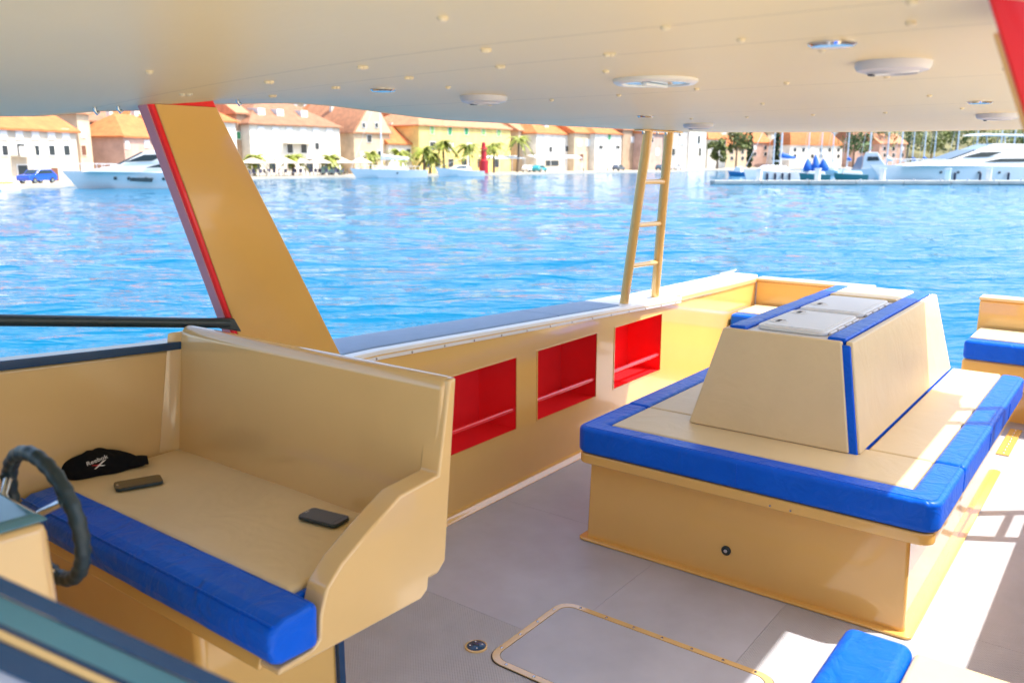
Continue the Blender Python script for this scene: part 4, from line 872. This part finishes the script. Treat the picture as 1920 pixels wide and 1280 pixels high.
# ------------------------------------------------------------------ boats
hullw = pm('boat_white', (.80, .80, .78), .2, coat=.5, var=.02); hulla = pm('boat_aqua', (.55, .74, .78), .2, coat=.5, var=.03); deckm = pm('boat_deck', (.72, .68, .6), .5); bluec = pm('sail_cover_blue', (.01, .12, .5), .7); gcanv = pm('grey_canvas', (.28, .28, .33), .8); greenh = pm('hull_teal', (.05, .22, .24), .4); spar = pm('spar', (.72, .74, .76), .3, var=.02); fender = pm('fender_dark', (.03, .03, .06), .5)
class Boat:
    def __init__(s, bow, stern, name, label, group='moored boats'):
        s.o = Vector((stern.x, stern.y, ZW)); d = bow-stern; d.z = 0; s.L = d.length; s.f = d.normalized(); s.l = Vector((-s.f.y, s.f.x, 0)); s.t = thing(name, s.o, label, 'boat', group)
    def p(s, x, y, z): return s.o+s.f*x*s.L+s.l*y+Vector((0, 0, z))
    def hull(s, B, hb, hs, mat, flare=.75, full=2.4, rake=.08):
        n = 18; m = MB(); vs = []; fs = []; s.B = B; s.hb = hb; s.hs = hs
        for i in range(n+1):
            x = i/n; w_ = B/2*max(.015, (1-x**full)); sh = lerp(hs, hb, x**1.6); fl = lerp(.93, flare, x); rk = .0 + (1-1)*x
            over = rake*x**5
            for y, z in ((-w_, sh), (-w_*lerp(.97, .86, x), sh*.5), (-w_*fl, 0), (0, -.5), (w_*fl, 0), (w_*lerp(.97, .86, x), sh*.5), (w_, sh)):
                vs.append(s.p(x*(1-rake)+over*(max(0, z)/max(sh, .01)), y, z))
        for i in range(n):
            for k in range(6): fs.append((i*7+k, i*7+7+k, i*7+8+k, i*7+1+k))
        fs.append(tuple(range(7))); fs += [(i*7+6, i*7+13, i*7+7, i*7) for i in range(n)]
        h_ = mk('hull', m.add(vs, fs), mat, s.t, angle=50); return h_
    def sheer(s, x): return lerp(s.hs, s.hb, x**1.6)
    def house(s, name, prof, w0, w1, mat, parent=None, bevel=.08):    # side profile, lower and upper half width
        zs = [z for _, z in prof]; a, b = min(zs), max(zs); vs = []
        for sg in (-1, 1): vs += [s.p(x, sg*lerp(w0, w1, (z-a)/(b-a)), z) for x, z in prof]
        n = len(prof); return mk(name, MB().add(vs, [tuple(range(n))[::-1], tuple(range(n, 2*n))]+[(i, (i+1) % n, n+(i+1) % n, n+i) for i in range(n)]), mat, parent or s.t, bevel=bevel)
    def win(s, prof, w, mat=carglass, name='window'):
        for sg in (-1, 1): mk(name, MB().prism([s.p(x, sg*w, z) for x, z in prof], s.l*sg*.03), mat, s.t)
    def port(s, x, z, r=.16):
        w_ = s.B/2*(1-(x/.94)**2.4)*lerp(1, .93, .5)
        for sg in (-1, 1):
            c = s.p(x, sg*(w_+.0), z); mk('porthole', MB().lathe([(r, -.12), (r, .08), (r*.5, .1)], c, s.l*sg, 10), carglass, s.t)
    def fend(s, x, z):
        w_ = s.B/2*(1-(x/.94)**2.4); 
        for sg in (-1, 1): c = s.p(x, sg*(w_+.12), z); mk('fender', MB().lathe([(.05, .5), (.15, .4), (.15, -.4), (.05, -.5)], c, n=8), fender, s.t)
    def railing(s, x0, x1, h_, inset=.1):
        for sg in (-1, 1):
            pts = []
            for k in range(9):
                x = lerp(x0, x1, k/8); w_ = s.B/2*max(.02, 1-(x/.94)**2.4)-inset; pts.append(s.p(x, sg*w_, s.sheer(x)+h_)); mk('stanchion', MB().tube([s.p(x, sg*w_, s.sheer(x)), pts[-1]], .03, 5), spar, s.t)
            mk('handrail', MB().tube(pts, .03, 5), spar, s.t)
    def mast(s, x, h_, boom=None, cover=None):
        b = s.p(x, 0, s.sheer(x)); mk('mast', MB().tube([b, b+Vector((0, 0, h_))], [.13, .09], 7), spar, s.t)
        if boom:
            e_ = s.p(x-boom, 0, s.sheer(x)+1.6); g_ = s.p(x, 0, s.sheer(x)+1.6); bo = mk('boom', MB().tube([g_, e_], .1, 7), spar, s.t)
            if cover: mk('sail_cover', MB().tube([g_+Vector((0, 0, .5)), g_.lerp(e_, .5)+Vector((0, 0, .3)), e_+Vector((0, 0, .15))], [.32, .26, .14], 8), cover, bo)
        mk('forestay', MB().tube([b+Vector((0, 0, h_*.95)), s.p(.98, 0, s.sheer(.98))], .025, 4), spar, s.t)
def motor_yacht(bow, stern, label, hullmat, hb, hs, B, fly=True):
    b = Boat(bow, stern, 'motor_yacht', label); b.hull(B, hb, hs, hullmat); k = B/2
    b.house('deckhouse', [(.05, hs-.1), (.86, hb*.93), (.72, hb+.35), (.64, hb+.6), (.50, hb+1.85), (.44, hb+2.0), (.20, hb+1.9), (.06, hb+.9)], k*.8, k*.62, hullw)
    b.win([(.61, hb+.85), (.50, hb+1.55), (.38, hb+1.60), (.46, hb+.95)], k*.735); b.win([(.50, hb+.30), (.40, hb+.75), (.22, hb+.80), (.20, hb+.35)], k*.78)
    b.house('windscreen', [(.645, hb+.62), (.51, hb+1.8), (.525, hb+1.84), (.66, hb+.66)], k*.6, k*.55, carglass, bevel=.01)
    if fly:
        b.house('flybridge', [(.10, hb+1.8), (.50, hb+1.85), (.42, hb+2.6), (.12, hb+2.5)], k*.66, k*.6, hullw)
        b.house('hardtop', [(.12, hb+3.55), (.50, hb+3.6), (.46, hb+3.85), (.12, hb+3.75)], k*.62, k*.62, hullw, bevel=.03)
        for x in (.15, .36):
            for sg in (-1, 1): mk('top_support', MB().tube([b.p(x, sg*k*.55, hb+2.4), b.p(x+.01, sg*k*.55, hb+3.6)], .07, 6), spar, b.t)
        mk('radar_dome', MB().lathe([(.3, 0), (.32, .2), (.05, .35)], b.p(.2, 0, hb+3.8), n=12), hullw, b.t)
    for x in (.40, .50, .60, .68): b.port(x, b.sheer(x)*.62)
    b.railing(.55, .93, .75); return b
y1 = motor_yacht(gp(113, 87, ZW), gp(450, 88, ZW), 'sleek aqua and white motor yacht moored before the left houses', hullw, 1.75, 1.5, 4.4, False)
y1.win([(.58, .75), (.57, 1.1), (.45, 1.05), (.46, .65)], 2.14, name='hull_window')
y2 = motor_yacht(gp(1632, 106.5, 0), gp(1985, 116, 0), 'biggest white motor yacht with flybridge moored behind the pier', hullw, 2.25, 2.0, 5.0, True)
for x in (.22, .36, .50, .62): y2.fend(x, .8)
b = Boat(gp(655, 139, 0), gp(797, 143, 0), 'sailing_yacht', 'white sailing yacht with tall mast moored before the gabled house'); b.hull(3.6, 1.55, 1.25, hullw)
b.house('coachroof', [(.22, 1.2), (.72, 1.35), (.62, 1.75), (.30, 1.7)], 1.1, .85, hullw); b.win([(.32, 1.5), (.58, 1.55), (.58, 1.66), (.33, 1.64)], 1.0); b.mast(.58, 13, .36, hullw); b.port(.4, .8, .14); b.railing(.1, .9, .6)
b = Boat(gp(816, 152, 0), gp(904, 155, 0), 'motor_boat', 'small white motor boat moored left of the red beacon'); b.hull(2.9, 1.6, .95, hullw)
b.house('cabin', [(.25, .9), (.72, 1.25), (.58, 1.9), (.34, 1.95), (.28, 1.6)], 1.0, .8, hullw); b.win([(.36, 1.5), (.60, 1.5), (.54, 1.8), (.38, 1.82)], .92); b.mast(.3, 2.6)
b = Boat(gp(-60, 84, 0), gp(14, 82, 0), 'motor_boat', 'yellow trimmed small boat at the left picture edge by the quay'); b.hull(2.2, .7, .55, hullw); b.house('yellow_deck', [(.1, .5), (.8, .62), (.75, .8), (.12, .72)], .9, .8, pm('deck_yellow', (.75, .50, .04), .4)); b.house('cabin', [(.3, .75), (.7, .9), (.6, 1.6), (.35, 1.6)], .8, .65, hullw)
# pier
pr = thing('pier', gp(1600, 101, ZW), 'long low concrete pontoon pier in front of the marina boats', 'pier')
A, Bq = gp(1342, 101, ZW+.06), gp(2150, 100, ZW+.06); dp = HV*2.4; conc = pm('pier_concrete', (.48, .47, .43), .8, var=.15, vs=.5); pieru = pm('pier_wet', (.10, .13, .12), .5, var=.3)
for k in range(9):
    a = A.lerp(Bq, k/9); b_ = A.lerp(Bq, (k+.985)/9)
    mk('pontoon', MB().hexa([a, b_, b_+dp, a+dp], [a+Vector((0, 0, .40)), b_+Vector((0, 0, .40)), b_+dp+Vector((0, 0, .40)), a+dp+Vector((0, 0, .40))]), conc, pr, bevel=.03)
    a = a-Vector((0, 0, .3))+HV*.1; b_ = b_-Vector((0, 0, .3))+HV*.1; mk('float', MB().hexa([a, b_, b_+dp*.9, a+dp*.9], [p+Vector((0, 0, .29)) for p in (a, b_, b_+dp*.9, a+dp*.9)]), pieru, pr)
for k in range(16):
    q_ = A.lerp(Bq, (k+.5)/16)+Vector((0, 0, .40)); mk('cleat', MB().lathe([(.1, 0), (.08, .1), (.16, .16), (.05, .2)], q_+HV*.2, n=8), M['steel'], pr)
for x, lb in ((1425, 'white service pedestal on pier before the white sailboat'), (1535, 'white service pedestal on pier before the blue covered dinghies'), (1657, 'white service pedestal on pier at the big yacht bow'), (1780, 'bluish service pedestal on pier before the big yacht middle'), (1857, 'white service pedestal on pier nearest right picture edge')):
    q_ = gp(x, 102.2, ZW+.46); t = thing('service_pedestal', q_, lb, 'pedestal', 'service pedestals on the pier')
    mk('cabinet', MB().box(q_.x-.28, q_.x+.28, q_.y-.28, q_.y+.28, q_.z, q_.z+1.25), hullw if x != 1780 else hulla, t, bevel=.04); mk('cap', MB().box(q_.x-.34, q_.x+.34, q_.y-.34, q_.y+.34, q_.z+1.255, q_.z+1.4), hullw, t, bevel=.03)
# marina boats
b = Boat(gp(1395, 107.5, 0), gp(1492, 112, 0), 'sailboat', 'white sailboat with blue sail cover at left end of pier'); b.hull(3.2, 1.7, 1.3, hullw); b.house('coachroof', [(.2, 1.25), (.7, 1.45), (.55, 2.2), (.28, 2.1)], 1.1, .8, hullw); b.mast(.3, 11, .28, bluec)
for x in (.3, .42, .54, .66): b.fend(x, .75)
b = Boat(gp(1366, 160, 0), gp(1404, 158, 0), 'motor_boat', 'tiny white and blue boat beyond the left end of pier'); b.hull(1.8, .9, .7, pm('hull_blue', (.03, .2, .45), .4)); b.house('cabin', [(.3, .65), (.7, .8), (.6, 1.7), (.35, 1.7)], .7, .5, hullw)
for x0, x1, lb, cv in ((1500, 1558, 'dark teal work boat with bundled blue covers behind the pier', True), (1565, 1628, 'dark teal barge behind pier left of the canvas covered boat', False)):
    b = Boat(gp(x0, 108, 0), gp(x1, 107, 0), 'work_boat', lb); b.hull(2.6, 1.25, 1.05, greenh, full=4); b.house('deck_box', [(.15, 1.0), (.75, 1.1), (.7, 1.5), (.2, 1.45)], .9, .8, hullw)
    if cv:
        for k in range(3): c = b.p(.2+.26*k, 0, 1.5); mk('bundled_cover', MB().lathe([(.5, 0), (.62, .3), (.45, .8), (.25, 1.2+.35*(k % 2)), (.05, 1.5+.5*(k % 2))], c, (.12*(k-1), .1, 1), 9), bluec, b.t)
b = Boat(gp(1675, 122, 0), gp(1598, 124, 0), 'motor_boat', 'white cabin cruiser with grey canvas stern behind the pier'); b.hull(3.0, 2.0, 1.5, hullw)
b.house('cabin', [(.25, 1.5), (.85, 1.9), (.7, 3.0), (.6, 3.9), (.32, 3.9), (.27, 3.2)], 1.2, .9, hullw); b.win([(.36, 2.7), (.66, 2.75), (.62, 3.3), (.37, 3.3)], 1.1); b.house('canvas_cover', [(.0, 1.4), (.24, 1.4), (.26, 3.5), (.12, 3.2)], 1.2, 1.0, gcanv)
rr = random.Random(11)
for k, x in enumerate((1452, 1516, 1540, 1562, 1590, 1632, 1665, 1690, 1712, 1733, 1752, 1795, 1830, 1875, 1900)):
    d = rr.uniform(128, 185); w_ = rr.uniform(30, 46)*130/d; b = Boat(gp(x-w_*.5, d, 0), gp(x+w_*.5, d-rr.uniform(1, 4), 0), 'moored_sailboat', 'white sailboat in the marina, its mast %s%s behind the pier' % (ORD[k], '' if k == 0 else ' from the left'), 'bare masted sailboats in the marina')
    b.hull(2.6, 1.3, 1.0, hullw if k % 3 else hulla); b.house('coachroof', [(.25, 1.0), (.7, 1.15), (.6, 1.6), (.3, 1.55)], .8, .6, hullw); b.mast(.55, rr.uniform(10, 14), .3, rr.choice([bluec, hullw, None]))
